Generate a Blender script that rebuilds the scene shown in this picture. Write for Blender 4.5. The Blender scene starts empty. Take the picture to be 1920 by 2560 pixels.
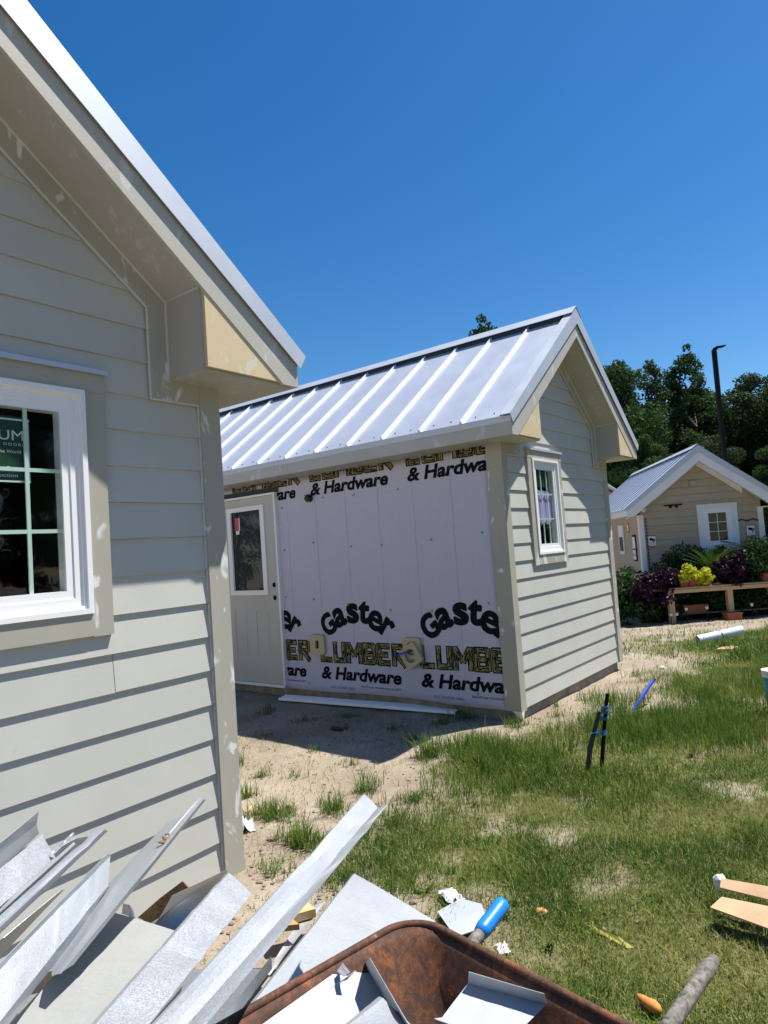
import bpy, bmesh, math, random
import numpy as np
from mathutils import Vector, Matrix
random.seed(7); RNG = np.random.default_rng(11)
S = bpy.context.scene
COL = S.collection
# ------------------------------------------------------------------ camera
F, PITCH, ROLL, CAMH = 1678.29, 0.0562997, 0.0695740, 1.46372
cam_d = bpy.data.cameras.new('camera'); cam = bpy.data.objects.new('camera', cam_d); COL.objects.link(cam)
cam_d.sensor_fit = 'HORIZONTAL'; cam_d.sensor_width = 36.0; cam_d.lens = F/1920*36.0
cam_d.clip_start = 0.05; cam_d.clip_end = 900
cp, sp, cr, sr = math.cos(PITCH), math.sin(PITCH), math.cos(ROLL), math.sin(ROLL)
rx = Vector((cr, sr*sp, -sr*cp)); up = Vector((sr, -cr*sp, cr*cp)); fw = Vector((0, cp, sp))
m = Matrix((rx, up, -fw)).transposed().to_4x4(); m.translation = Vector((0, 0, CAMH)); cam.matrix_world = m
S.camera = cam
# ------------------------------------------------------------------ sky and sun
SUN_AZ, SUN_EL = math.radians(74.9), math.radians(63.7)
world = bpy.data.worlds.new('World'); S.world = world; world.use_nodes = True
wn = world.node_tree; wn.nodes.clear()
sky = wn.nodes.new('ShaderNodeTexSky'); sky.sky_type = 'NISHITA'; sky.sun_disc = False
sky.sun_elevation = SUN_EL; sky.sun_rotation = SUN_AZ
sky.air_density = 1.0; sky.dust_density = 0.25; sky.ozone_density = 3.0; sky.altitude = 100
hsv = wn.nodes.new('ShaderNodeHueSaturation'); hsv.inputs['Hue'].default_value = .502; hsv.inputs['Saturation'].default_value = 1.36; hsv.inputs['Value'].default_value = 1.0
bg = wn.nodes.new('ShaderNodeBackground'); bg.inputs['Strength'].default_value = 0.078
wo = wn.nodes.new('ShaderNodeOutputWorld')
wn.links.new(sky.outputs[0], hsv.inputs['Color']); wn.links.new(hsv.outputs[0], bg.inputs['Color']); wn.links.new(bg.outputs[0], wo.inputs['Surface'])
sd = bpy.data.lights.new('sun', 'SUN'); sun = bpy.data.objects.new('sun', sd); COL.objects.link(sun)
sd.energy = 5.0; sd.angle = math.radians(0.55); sd.color = (1.0, 0.95, 0.865)
SD = Vector((math.sin(SUN_AZ)*math.cos(SUN_EL), math.cos(SUN_AZ)*math.cos(SUN_EL), math.sin(SUN_EL)))
sun.rotation_euler = SD.to_track_quat('Z', 'Y').to_euler()
S.view_settings.view_transform = 'Standard'; S.view_settings.look = 'None'
S.view_settings.gamma = 1; S.view_settings.use_curve_mapping = False
S.view_settings.exposure = 0.78
S.render.engine = 'CYCLES'

# ------------------------------------------------------------------ helpers
class MB:
    def __init__(s): s.v = []; s.f = []
    def add(s, vs, fs):
        o = len(s.v); s.v += [tuple(x) for x in vs]; s.f += [tuple(i+o for i in f) for f in fs]; return s
    def box(s, x0, y0, z0, x1, y1, z1):
        return s.add([(x0,y0,z0),(x1,y0,z0),(x1,y1,z0),(x0,y1,z0),(x0,y0,z1),(x1,y0,z1),(x1,y1,z1),(x0,y1,z1)],
                     [(0,3,2,1),(4,5,6,7),(0,1,5,4),(1,2,6,5),(2,3,7,6),(3,0,4,7)])
    def bar(s, a, b, w, h, upv=(0,0,1)):
        a = Vector(a); b = Vector(b); d = (b-a).normalized(); u = Vector(upv)
        sd_ = d.cross(u)
        if sd_.length < 1e-4: sd_ = d.cross(Vector((0,1,0)))
        sd_.normalize(); u = sd_.cross(d)
        vs = [p + sd_*i*w/2 + u*j*h/2 for p in (a, b) for i, j in ((-1,-1),(1,-1),(1,1),(-1,1))]
        return s.add(vs, [(0,1,2,3),(7,6,5,4),(0,4,5,1),(1,5,6,2),(2,6,7,3),(3,7,4,0)])
    def prism(s, poly, d0, d1, f):
        # poly: 2D points, f(p, q, d) -> 3D
        n = len(poly); vs = [f(p, q, d0) for p, q in poly] + [f(p, q, d1) for p, q in poly]
        return s.add(vs, [tuple(range(n))[::-1], tuple(range(n, 2*n))] + [(i, (i+1) % n, (i+1) % n+n, i+n) for i in range(n)])
    def tube(s, pts, r, n=10, cap=True):
        pts = [Vector(p) for p in pts]; rs = r if isinstance(r, (list, tuple)) else [r]*len(pts)
        o = len(s.v); prev = None
        for i, p in enumerate(pts):
            d = (pts[min(i+1, len(pts)-1)]-pts[max(i-1, 0)]).normalized()
            a = prev if prev is not None else (Vector((0,0,1)) if abs(d.z) < .9 else Vector((1,0,0)))
            a = (a - d*a.dot(d)).normalized(); b = d.cross(a); prev = a
            for k in range(n):
                t = 2*math.pi*k/n; s.v.append(tuple(p + (a*math.cos(t)+b*math.sin(t))*rs[i]))
        for i in range(len(pts)-1):
            for k in range(n):
                s.f.append((o+i*n+k, o+i*n+(k+1) % n, o+(i+1)*n+(k+1) % n, o+(i+1)*n+k))
        if cap:
            s.f.append(tuple(o+k for k in range(n))[::-1]); s.f.append(tuple(o+(len(pts)-1)*n+k for k in range(n)))
        return s
    def lump(s, c, r, seed=0, n=2, sc=(1,1,1)):
        bm = bmesh.new(); bmesh.ops.create_icosphere(bm, subdivisions=n, radius=1)
        rr = random.Random(seed); 
        for v in bm.verts:
            k = r*(1+rr.uniform(-.22, .22)); v.co = Vector((v.co.x*k*sc[0]+c[0], v.co.y*k*sc[1]+c[1], v.co.z*k*sc[2]+c[2]))
        bm.verts.index_update()
        s.add([v.co[:] for v in bm.verts], [tuple(v.index for v in f.verts) for f in bm.faces]); bm.free(); return s
    def mesh(s, name):
        me = bpy.data.meshes.new(name); me.from_pydata(s.v, [], s.f)
        bm = bmesh.new(); bm.from_mesh(me); bmesh.ops.recalc_face_normals(bm, faces=bm.faces); bm.to_mesh(me); bm.free()
        return me
    def build(s, name, mat, parent=None, smooth=False, kind=None, label=None):
        me = s.mesh(name); o = bpy.data.objects.new(name, me); COL.objects.link(o)
        if mat: me.materials.append(mat)
        if parent: o.parent = parent
        if smooth: me.polygons.foreach_set('use_smooth', [True]*len(me.polygons))
        if kind: o['kind'] = kind
        if label: o['label'] = label
        return o
def tag(o, label, cat, group=None):
    o['label'] = label; o['category'] = cat
    if group: o['group'] = group
    return o
def empty(name, loc, rz=0.0, label=None, cat=None, group=None):
    o = bpy.data.objects.new(name, None); COL.objects.link(o); o.location = loc; o.rotation_euler = (0, 0, rz)
    if label: tag(o, label, cat, group)
    return o
def inst(src, name=None, parent=None):
    o = src.copy(); COL.objects.link(o)
    o.parent = parent; return o

def vnoise(x, y, sc, seed):
    r = np.random.default_rng(seed); T = r.random((256, 256))
    x = np.asarray(x, float)*sc+37.3; y = np.asarray(y, float)*sc+91.7
    xi = np.floor(x).astype(int); yi = np.floor(y).astype(int); fx = x-xi; fy = y-yi
    fx = fx*fx*(3-2*fx); fy = fy*fy*(3-2*fy)
    g_ = lambda a, b: T[a % 256, b % 256]
    return (g_(xi, yi)*(1-fx)+g_(xi+1, yi)*fx)*(1-fy)+(g_(xi, yi+1)*(1-fx)+g_(xi+1, yi+1)*fx)*fy
def fbm(x, y, sc, seed, n=4):
    t = 0; a = .5
    for i in range(n): t = t+a*vnoise(x, y, sc*2**i, seed+i); a *= .5
    return t/(1-.5**n)
def base_z(x, y):
    t = np.clip((np.asarray(y, float)-7.8)/5.7, 0, 1); return -.3*t*t*(3-2*t)

# ------------------------------------------------------------------ materials
def M(name, color=(.5,.5,.5), rough=.6, metal=0.0, spec=.5):
    m = bpy.data.materials.new(name); m.use_nodes = True; b = m.node_tree.nodes['Principled BSDF']
    b.inputs['Base Color'].default_value = (*color, 1); b.inputs['Roughness'].default_value = rough
    b.inputs['Metallic'].default_value = metal; b.inputs['Specular IOR Level'].default_value = spec
    return m
def nodes(m): return m.node_tree.nodes, m.node_tree.links, m.node_tree.nodes['Principled BSDF']
def coord(m, scale=(1,1,1), out='Object'):
    N, Lk, b = nodes(m); tc = N.new('ShaderNodeTexCoord'); mp = N.new('ShaderNodeMapping'); mp.inputs['Scale'].default_value = scale
    Lk.new(tc.outputs[out], mp.inputs['Vector']); return mp.outputs['Vector']
def noise(m, vec, scale, detail=4, rough=.55, dist=0):
    N, Lk, b = nodes(m); n = N.new('ShaderNodeTexNoise'); n.inputs['Scale'].default_value = scale; n.inputs['Detail'].default_value = detail
    n.inputs['Roughness'].default_value = rough; n.inputs['Distortion'].default_value = dist; Lk.new(vec, n.inputs['Vector']); return n.outputs['Fac']
def ramp(m, fac, stops, interp='LINEAR'):
    N, Lk, b = nodes(m); r = N.new('ShaderNodeValToRGB'); r.color_ramp.interpolation = interp; e = r.color_ramp.elements
    while len(e) < len(stops): e.new(.5)
    for i, (p, c) in enumerate(stops):
        e[i].position = p; e[i].color = (*c, 1) if isinstance(c, tuple) else (c, c, c, 1)
    Lk.new(fac, r.inputs['Fac']); return r.outputs['Color']
def mix(m, fac, a, b_, typ='MIX'):
    N, Lk, b = nodes(m); x = N.new('ShaderNodeMixRGB'); x.blend_type = typ
    for i, v in ((0, fac), (1, a), (2, b_)):
        if isinstance(v, (int, float)): x.inputs[i].default_value = v if i == 0 else (v, v, v, 1)
        elif isinstance(v, tuple): x.inputs[i].default_value = (*v, 1)
        else: Lk.new(v, x.inputs[i])
    return x.outputs[0]
def bump(m, h, strength=.3, dist=.002, prev=None):
    N, Lk, b = nodes(m); n = N.new('ShaderNodeBump'); n.inputs['Strength'].default_value = strength; n.inputs['Distance'].default_value = dist
    Lk.new(h, n.inputs['Height'])
    if prev: Lk.new(prev, n.inputs['Normal'])
    Lk.new(n.outputs[0], b.inputs['Normal']); return n.outputs[0]
def setc(m, c): N, Lk, b = nodes(m); Lk.new(c, b.inputs['Base Color'])

def painted(name, c, rough=.55, spots=0.0, dirt=.25, spot_c=(.72,.72,.71), sc=7.5, jitter=.05):
    m = M(name, c, rough, spec=.3); v = coord(m); N, Lk, b = nodes(m)
    n1 = noise(m, v, 2.2, 5); k = tuple(x*.86 for x in c); k2 = tuple(min(1, x*1.07) for x in c)
    col = ramp(m, n1, [(.3, k), (.7, k2)])
    oi = N.new('ShaderNodeObjectInfo')
    col = mix(m, .5, col, ramp(m, oi.outputs['Random'], [(0, tuple(x*(1-jitter) for x in c)), (1, tuple(x*(1+jitter) for x in c))]))
    if dirt:
        d = ramp(m, noise(m, v, 26, 6, .7), [(.60, 0.0), (.78, 1.0)])
        d2 = ramp(m, noise(m, v, 3.1, 2), [(.50, 0.0), (.66, 1.0)])
        col = mix(m, mix(m, 1.0, mix(m, 1.0, d, d2, 'MULTIPLY'), dirt, 'MULTIPLY'), col, tuple(x*.35 for x in c))
    if spots:
        vs = coord(m, (1.6, 1.6, .9))
        s1 = ramp(m, noise(m, vs, sc, 3, .6, .5), [(.60, 0.0), (.66, 1.0)])
        col = mix(m, mix(m, 1.0, s1, spots, 'MULTIPLY'), col, spot_c)
    setc(m, col)
    vb = coord(m, (4, 4, 90)); bump(m, noise(m, vb, 6, 4), .12, .002)
    return m
SID = painted('siding_paint', (.484,.484,.442), .55, 0, .45)
TRIM = painted('trim_paint', (.385,.367,.310), .5, .85, .2, sc=5.5)
SOFF = painted('soffit_paint', (.40,.385,.345), .55, .22, .15)
FASC = painted('fascia_paint', (.43,.42,.375), .5, .35, .15)
PRIMER = painted('bare_yellow_board', (.58,.475,.30), .6, .75, .3, spot_c=(.62,.60,.53), sc=8)
CAULK = painted('caulk_bead', (.60,.61,.59), .5, 0, .1)
VINYL = M('white_vinyl', (.80,.80,.81), .32)
TAN = painted('tan_siding_paint', (.41,.335,.235), .6, 0, .3)
WHITE = painted('white_trim_paint', (.74,.74,.73), .5, 0, .2)
DARKIN = M('dark_interior', (.03,.032,.035), .9)
PLY = painted('interior_board', (.10,.085,.065), .8, 0, .3)
MUNT = M('pale_green_grille', (.62,.74,.69), .4)
BLACKP = M('black_plastic', (.012,.012,.014), .4)
INK = M('black_ink', (.008,.008,.012), .8, spec=.1)
YINK = M('yellow_ink', (.27,.245,.085), .7, spec=.2)
GINK = M('small_grey_ink', (.10,.11,.15), .55)
GREEN = M('green_cap', (.10,.42,.10), .5)
def concrete():
    m = M('foundation_concrete', (.26,.235,.20), .9); v = coord(m); setc(m, ramp(m, noise(m, v, 9, 6), [(.3, (.17,.15,.125)), (.7, (.34,.31,.26))])); bump(m, noise(m, v, 40, 5), .5, .01); return m
CONC = concrete()
def roofmetal(name, c, rough, metal=.85, bsc=1.3, bst=.05):
    m = M(name, c, rough, metal); v = coord(m); N, Lk, b = nodes(m)
    setc(m, ramp(m, noise(m, v, 2.0, 3), [(.3, tuple(x*.93 for x in c)), (.7, c)]))
    bump(m, noise(m, v, bsc, 2), bst, .03)
    r = N.new('ShaderNodeMapRange'); Lk.new(noise(m, v, 5, 3), r.inputs[0]); r.inputs[3].default_value = rough*.85; r.inputs[4].default_value = rough*1.2; Lk.new(r.outputs[0], b.inputs['Roughness'])
    return m
ROOFM = roofmetal('galvalume_roof_metal', (.66,.69,.75), .45, .6, 2.6, .14)
ROOFM_ = 0
RIBM = roofmetal('roof_rib_metal', (.60,.62,.67), .6, .3)
FLASH = roofmetal('galvanized_flashing', (.53,.57,.63), .55, .5)
def galv(name, c, rough, sp=.12, scale=340, metal=.7, tone=.08):
    m = M(name, c, rough, metal); v = coord(m); N, Lk, b = nodes(m)
    vo = N.new('ShaderNodeTexVoronoi'); vo.inputs['Scale'].default_value = scale; Lk.new(v, vo.inputs['Vector'])
    g_ = N.new('ShaderNodeRGBToBW'); Lk.new(vo.outputs['Color'], g_.inputs[0])
    lo, hi = tuple(x*(1-tone*2) for x in c), tuple(min(1, x*(1+tone)) for x in c)
    col = ramp(m, g_.outputs[0], [(.1, lo), (.9, hi)])
    col = mix(m, ramp(m, noise(m, v, 5, 4), [(.45, 0.0), (.75, .45)]), col, tuple(x*.78 for x in c))
    col = mix(m, ramp(m, noise(m, v, 13, 4, .6), [(.70, 0.0), (.76, .5)]), col, (.42,.30,.17))
    setc(m, col)
    r = N.new('ShaderNodeMapRange'); Lk.new(g_.outputs[0], r.inputs[0]); r.inputs[3].default_value = rough*.7; r.inputs[4].default_value = rough*1.35; Lk.new(r.outputs[0], b.inputs['Roughness'])
    p1 = bump(m, noise(m, v, scale*.45, 3), sp, .0015)
    bump(m, noise(m, v, 6, 2), .25, .006, p1)
    return m
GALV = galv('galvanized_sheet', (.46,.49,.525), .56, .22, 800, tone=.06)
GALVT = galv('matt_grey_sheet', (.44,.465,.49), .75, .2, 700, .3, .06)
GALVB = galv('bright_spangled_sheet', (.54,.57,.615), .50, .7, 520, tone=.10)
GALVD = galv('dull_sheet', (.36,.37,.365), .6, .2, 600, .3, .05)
GALVSHADE = galv('shade_tinted_sheet', (.33,.365,.40), .45, .2, 300)  # darker, bluer copy of the galvanized metal, shade put into its colour
def wrapmat():
    m = M('lavender_house_wrap', (.46,.435,.56), .6, spec=.3); v = coord(m); N, Lk, b = nodes(m)
    a = noise(m, coord(m, (1, 40, 400)), 1.6, 3); c = noise(m, coord(m, (1, 400, 30)), 1.6, 3); w = mix(m, .5, a, c)
    col = ramp(m, w, [(.35, (.44,.435,.53)), (.65, (.55,.545,.65))])
    col = mix(m, ramp(m, noise(m, v, 1.3, 3), [(.4, 0.0), (.7, .35)]), col, (.50,.49,.59))
    setc(m, col)
    p1 = bump(m, w, .25, .001); bump(m, noise(m, coord(m, (1, 1.5, .9)), 3.2, 4, .55, 1.6), .55, .022, p1)
    return m
WRAP = wrapmat()
BLUEL = M('blue_print_line', (.28,.33,.50), .6)
DOORP = painted('door_paint', (.49,.48,.44), .45, 0, .1)
def glassmat(name, tint=(.93,.97,.95), refl=1.0):
    m = bpy.data.materials.new(name); m.use_nodes = True; N = m.node_tree.nodes; Lk = m.node_tree.links; N.clear()
    o = N.new('ShaderNodeOutputMaterial'); t = N.new('ShaderNodeBsdfTransparent'); g_ = N.new('ShaderNodeBsdfGlossy'); x = N.new('ShaderNodeMixShader'); f = N.new('ShaderNodeFresnel')
    t.inputs[0].default_value = (*tint, 1); tc = N.new('ShaderNodeTexCoord'); nz = N.new('ShaderNodeTexNoise'); nz.inputs['Scale'].default_value = 7; bp = N.new('ShaderNodeBump'); bp.inputs['Strength'].default_value = .05; bp.inputs['Distance'].default_value = .02; Lk.new(tc.outputs['Object'], nz.inputs['Vector']); Lk.new(nz.outputs[0], bp.inputs['Height']); Lk.new(bp.outputs[0], g_.inputs['Normal'])
    g_.inputs['Roughness'].default_value = .02; g_.inputs['Color'].default_value = (refl, refl, refl, 1); f.inputs[0].default_value = 1.5
    ge = N.new('ShaderNodeNewGeometry'); mu_ = N.new('ShaderNodeMath'); mu_.operation = 'SUBTRACT'; mu_.use_clamp = True; Lk.new(f.outputs[0], mu_.inputs[0]); Lk.new(ge.outputs['Backfacing'], mu_.inputs[1])
    Lk.new(mu_.outputs[0], x.inputs[0]); Lk.new(t.outputs[0], x.inputs[1]); Lk.new(g_.outputs[0], x.inputs[2]); Lk.new(x.outputs[0], o.inputs[0]); return m
GLASS = glassmat('window_glass')
def rustmat():
    m = M('rusted_steel', (.2,.07,.03), .8, .1); v = coord(m); N, Lk, b = nodes(m)
    n1 = noise(m, v, 17, 9, .78, .5); col = ramp(m, n1, [(.33, (.030,.019,.015)), (.46, (.080,.034,.020)), (.57, (.175,.062,.023)), (.70, (.33,.13,.04))])
    n2 = noise(m, coord(m, (1,1,.35)), 60, 6, .75, 1.2); col = mix(m, ramp(m, n2, [(.47, 0.0), (.58, .8)]), col, (.05,.026,.02))
    n3 = noise(m, v, 15, 4, .6); col = mix(m, ramp(m, n3, [(.69, 0.0), (.71, 1.0)]), col, (.24,.215,.15))
    setc(m, col); bump(m, mix(m, .5, n1, n2), .6, .004); return m
RUST = rustmat()
def woodmat(name, a, b_, sc=(3, 3, 40)):
    m = M(name, a, .75); v = coord(m, sc); setc(m, ramp(m, noise(m, v, 6, 5, .6, .4), [(.3, a), (.7, b_)])); bump(m, noise(m, v, 9, 5), .4, .003); return m
GREYW = woodmat('weathered_grey_wood', (.035,.03,.026), (.25,.23,.20), (11, 11, 11))
PINE = woodmat('pine_lumber', (.45,.29,.13), (.62,.43,.22))
BLUE = M('blue_plastic', (.012,.20,.62), .4)
BLUEP = M('deep_blue_pipe', (.015,.06,.45), .35)
PVC = M('white_pvc', (.70,.72,.74), .3)
def cardm():
    m = M('brown_cardboard', (.46,.30,.18), .85); v = coord(m); setc(m, ramp(m, noise(m, v, 7, 5), [(.3, (.38,.24,.14)), (.7, (.56,.37,.22))])); return m
CARD = cardm()
BROWN = woodmat('dark_brown_board', (.06,.03,.015), (.33,.17,.06), (20, 20, 20))
ORANGE = M('orange_foam', (.62,.22,.05), .8)
STEELD = M('dark_bronze_pole', (.013,.012,.014), .8, spec=.1)
TERRA = M('terracotta', (.32,.09,.04), .7)
CLEARP = M('crumpled_film', (.62,.63,.64), .3)
REDP = M('red_print', (.55,.05,.06), .5)
SIGNW = M('sign_white', (.74,.74,.74), .5)
def leafm(name, a, b_, trans=.35, rough=.7, attr=None, stops=None):
    m = bpy.data.materials.new(name); m.use_nodes = True; N, Lk, b = nodes(m); b.inputs['Roughness'].default_value = rough; b.inputs['Specular IOR Level'].default_value = .12
    if attr:
        at = N.new('ShaderNodeAttribute'); at.attribute_name = attr; col = ramp(m, at.outputs['Fac'], stops)
    else:
        v = coord(m); col = ramp(m, noise(m, v, 1.7, 4, .7), [(.3, a), (.7, b_)])
    setc(m, col)
    tl = N.new('ShaderNodeBsdfTranslucent'); ms = N.new('ShaderNodeMixShader'); ms.inputs[0].default_value = trans
    Lk.new(col, tl.inputs[0]); Lk.new(b.outputs[0], ms.inputs[1]); Lk.new(tl.outputs[0], ms.inputs[2]); Lk.new(ms.outputs[0], N['Material Output'].inputs[0])
    return m
LEAF = [leafm('leaf_dark', (.020,.050,.014), (.052,.105,.028)), leafm('leaf_olive', (.030,.054,.020), (.064,.095,.034)), leafm('leaf_fresh', (.05,.10,.018), (.11,.17,.03))]
BARK = woodmat('bark', (.025,.02,.015), (.06,.05,.04), (6, 6, 2))
PURPLE = leafm('purple_leaf', (.018,.008,.014), (.045,.014,.032), .15, .5)
YLEAF = leafm('yellow_green_leaf', (.42,.46,.03), (.62,.60,.05), .3)
PALM = leafm('palm_leaf', (.05,.11,.02), (.13,.22,.03), .3)
FERN = leafm('fern_leaf', (.02,.055,.015), (.05,.10,.025), .3)
GRASSM = leafm('grass_blade', None, None, .35, .55, 'tone', [(0.0, (.42,.35,.19)), (.14, (.32,.32,.11)), (.28, (.20,.255,.050)), (.60, (.125,.195,.032)), (1.0, (.055,.120,.020))])

# ------------------------------------------------------------------ ground
GRASS_POLY = [(.25,3.9),(.40,4.45),(.62,4.95),(1.0,5.0),(1.45,4.98),(2.15,5.75),(2.70,6.6),(3.25,7.5),(3.2,8.45),(3.6,9.55),(5.6,9.9),(9,11.0),(20,12.),(20,-3),(-.2,-3),(.1,2.0),(.18,2.6),(.15,2.95),(-.08,3.3),(-.1,3.65)]
def in_poly(x, y, P):
    c = np.zeros(x.shape, bool); n = len(P)
    for i in range(n):
        x0, y0 = P[i]; x1, y1 = P[(i+1) % n]
        if y0 == y1: continue
        t = ((y0 > y) != (y1 > y)) & (x < (x1-x0)*(y-y0)/(y1-y0)+x0); c ^= t
    return c
def edge_dist(x, y, P):
    d = np.full(x.shape, 1e9)
    for i in range(len(P)):
        a = np.array(P[i]); b = np.array(P[(i+1) % len(P)]); ab = b-a; L2 = ab@ab
        t = np.clip(((x-a[0])*ab[0]+(y-a[1])*ab[1])/L2, 0, 1); d = np.minimum(d, np.hypot(x-a[0]-t*ab[0], y-a[1]-t*ab[1]))
    return d
def grass_mask(x, y):
    """1 in the lawn, fading out over its ragged edge"""
    s = np.where(in_poly(x, y, GRASS_POLY), 1, -1)*edge_dist(x, y, GRASS_POLY)
    n = fbm(x, y, 1.6, 5)-.5; n2 = fbm(x, y, 5.0, 55)-.5
    m_ = np.clip((s+n*1.3+n2*.8)/.95+.56, 0, 1)**2.0
    bare = np.clip((fbm(x, y, 1.9, 21)-.66)*8, 0, 1)
    far = np.clip((y-8.6)/.8, 0, 1)
    bare2 = np.clip((fbm(x*.5, y*1.6, 1.0, 31)-.50)*9, 0, 1)*far
    return m_*(1-.75*bare)*(1-.85*bare2)
def ground_z(x, y):
    gm = 0
    amp = np.clip(1-np.hypot(x, y-5)/30, .2, 1)
    return base_z(x, y)+amp*((fbm(x, y, 1.3, 71)-.5)*.05+(fbm(x, y, 7, 73, 3)-.5)*.022)
def build_ground():
    def axis(lo, hi, c, n, k):
        t = np.linspace(math.asinh((lo-c)/k), math.asinh((hi-c)/k), n); return c+k*np.sinh(t)
    xs = axis(-300, 300, 1.2, 420, 2.2); ys = axis(-250, 400, 4.2, 440, 2.2)
    X, Y = np.meshgrid(xs, ys); Z = ground_z(X, Y)
    far = np.clip((np.hypot(X, Y-5)-30)/40, 0, 1); Z = Z*(1-far)+(-.3)*far
    n, mm = X.shape; me = bpy.data.meshes.new('ground')
    V = np.stack([X, Y, Z], -1).reshape(-1, 3); idx = np.arange(n*mm).reshape(n, mm)
    Q = np.stack([idx[:-1, :-1], idx[:-1, 1:], idx[1:, 1:], idx[1:, :-1]], -1).reshape(-1, 4)
    me.vertices.add(len(V)); me.vertices.foreach_set('co', V.ravel()); me.loops.add(Q.size); me.loops.foreach_set('vertex_index', Q.ravel())
    me.polygons.add(len(Q)); me.polygons.foreach_set('loop_start', np.arange(0, Q.size, 4)); me.polygons.foreach_set('loop_total', np.full(len(Q), 4)); me.update()
    me.polygons.foreach_set('use_smooth', [True]*len(Q))
    a = me.attributes.new('lawn', 'FLOAT', 'POINT'); a.data.foreach_set('value', grass_mask(V[:, 0], V[:, 1]).astype(np.float32))
    o = bpy.data.objects.new('ground', me); COL.objects.link(o); o['kind'] = 'structure'
    m_ = M('sandy_soil', (.5,.4,.3), .95, spec=.15); v = coord(m_); N, Lk, b = nodes(m_)
    at = N.new('ShaderNodeAttribute'); at.attribute_name = 'lawn'
    n1 = noise(m_, v, 1.3, 5); n2 = noise(m_, v, 9, 6, .7); n3 = noise(m_, v, 90, 4, .7)
    sand = ramp(m_, n1, [(.32, (.25,.202,.155)), (.52, (.325,.27,.212)), (.72, (.41,.35,.285))])
    sand = mix(m_, ramp(m_, n2, [(.50, 0.0), (.68, .6)]), sand, (.23,.175,.13))
    sand = mix(m_, ramp(m_, n3, [(.53, 0.0), (.66, .7)]), sand, (.15,.12,.095))
    sand = mix(m_, ramp(m_, n3, [(.28, .5), (.38, 0.0)]), sand, (.52,.45,.37))
    thatch = ramp(m_, n2, [(.35, (.13,.115,.05)), (.6, (.085,.095,.03)), (.75, (.25,.21,.12))])
    setc(m_, mix(m_, at.outputs['Fac'], sand, thatch))
    p1 = bump(m_, n3, .5, .008); bump(m_, n2, .6, .03, p1)
    me.materials.append(m_); return o
build_ground()
# ------------------------------------------------------------------ tiny houses (local axes: x along the gable wall, y into the house, z up)
W, HT, OE, OR, EXPO = 2.3765, 2.188, .281, .262, .14929
CX = W/2; SL = .7665; ZSOF = 3.255; ZROOF = 3.455
def uvz(p, q, d): return (p, d, q)          # prism in the gable plane, d = depth y
def text_mesh(s, size, off=0.0, shear=0.0, sx=1.0, spacing=1.0):
    c = bpy.data.curves.new('t', 'FONT'); c.body = s; c.size = size; c.offset = off; c.shear = shear; c.space_character = spacing; c.resolution_u = 4
    o = bpy.data.objects.new('t', c); COL.objects.link(o); bpy.context.view_layer.update()
    me = bpy.data.meshes.new_from_object(o.evaluated_get(bpy.context.evaluated_depsgraph_get()))
    v = [tuple(x.co) for x in me.vertices]; f = [tuple(p.vertices) for p in me.polygons]
    bpy.data.objects.remove(o); bpy.data.curves.remove(c); bpy.data.meshes.remove(me)
    v = [(a*sx, b, 0) for a, b, _ in v]; return v, f
def fit_text(s, w, h, **k):
    """text scaled so that its ink fills w x h, lower-left at 0,0"""
    v, f = text_mesh(s, 1.0, **k); xs = [a[0] for a in v]; ys = [a[1] for a in v]
    x0, x1, y0, y1 = min(xs), max(xs), min(ys), max(ys)
    return [((a-x0)/(x1-x0)*w, (b-y0)/(y1-y0)*h, 0) for a, b, _ in v], f

def window(parent, u0, u1, z0, z1, cols=3, rows=3, trim_m=TRIM, trim_w=(.083, .083, .09, .083), flash=True, inset=.0):
    """u0..u1,z0..z1 outer edge of the vinyl frame"""
    w = bpy.data.objects.new('window', None); COL.objects.link(w); w.parent = parent
    l, r, b, t = trim_w
    # trim boards
    MB().box(u0-l, -.034, z0-b, u0, 0, z1).build('trim_board', trim_m, w)
    MB().box(u1, -.034, z0-b, u1+r, 0, z1).build('trim_board', trim_m, w)
    MB().box(u0+.001, -.036, z0-b+.004, u1-.001, 0, z0).build('trim_board', trim_m, w)
    MB().box(u0-l-.006, -.036, z1, u1+r+.006, 0, z1+t).build('trim_board', trim_m, w)
    if flash: MB().box(u0-l-.014, -.050, z1+t, u1+r+.014, 0, z1+t+.008).box(u0-l-.014, -.050, z1+t-.012, u1+r+.014, -.047, z1+t).build('head_flashing', FLASH if trim_m is TRIM else WHITE, w)
    # vinyl frame in steps
    fr = MB()
    def ring(a, y0, y1, wd):
        fr.box(u0+a, y0, z0+a, u0+a+wd, y1, z1-a); fr.box(u1-a-wd, y0, z0+a, u1-a, y1, z1-a)
        fr.box(u0+a+wd, y0, z0+a, u1-a-wd, y1, z0+a+wd); fr.box(u0+a+wd, y0, z1-a-wd, u1-a-wd, y1, z1-a)
    ring(.0, -.044, .02, .020); ring(.020, -.034, .03, .012); ring(.032, -.026, .05, .030); ring(.062, -.021, .03, .030)
    fr.build('frame', VINYL, w)
    g0, g1, h0, h1 = u0+.092, u1-.092, z0+.092, z1-.092
    MB().box(g0, -.012, h0, g1, -.008, h1).build('pane', GLASS, w)
    mu = MB(); 
    for i in range(1, cols): x = g0+(g1-g0)*i/cols; mu.box(x-.007, -.0065, h0, x+.007, 0, h1)
    for i in range(1, rows): z = h0+(h1-h0)*i/rows; mu.box(g0, -.006, z-.007, g1, -.0005, z+.007)
    mu.build('grille', MUNT, w)
    return w, (g0, g1, h0, h1)

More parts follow.
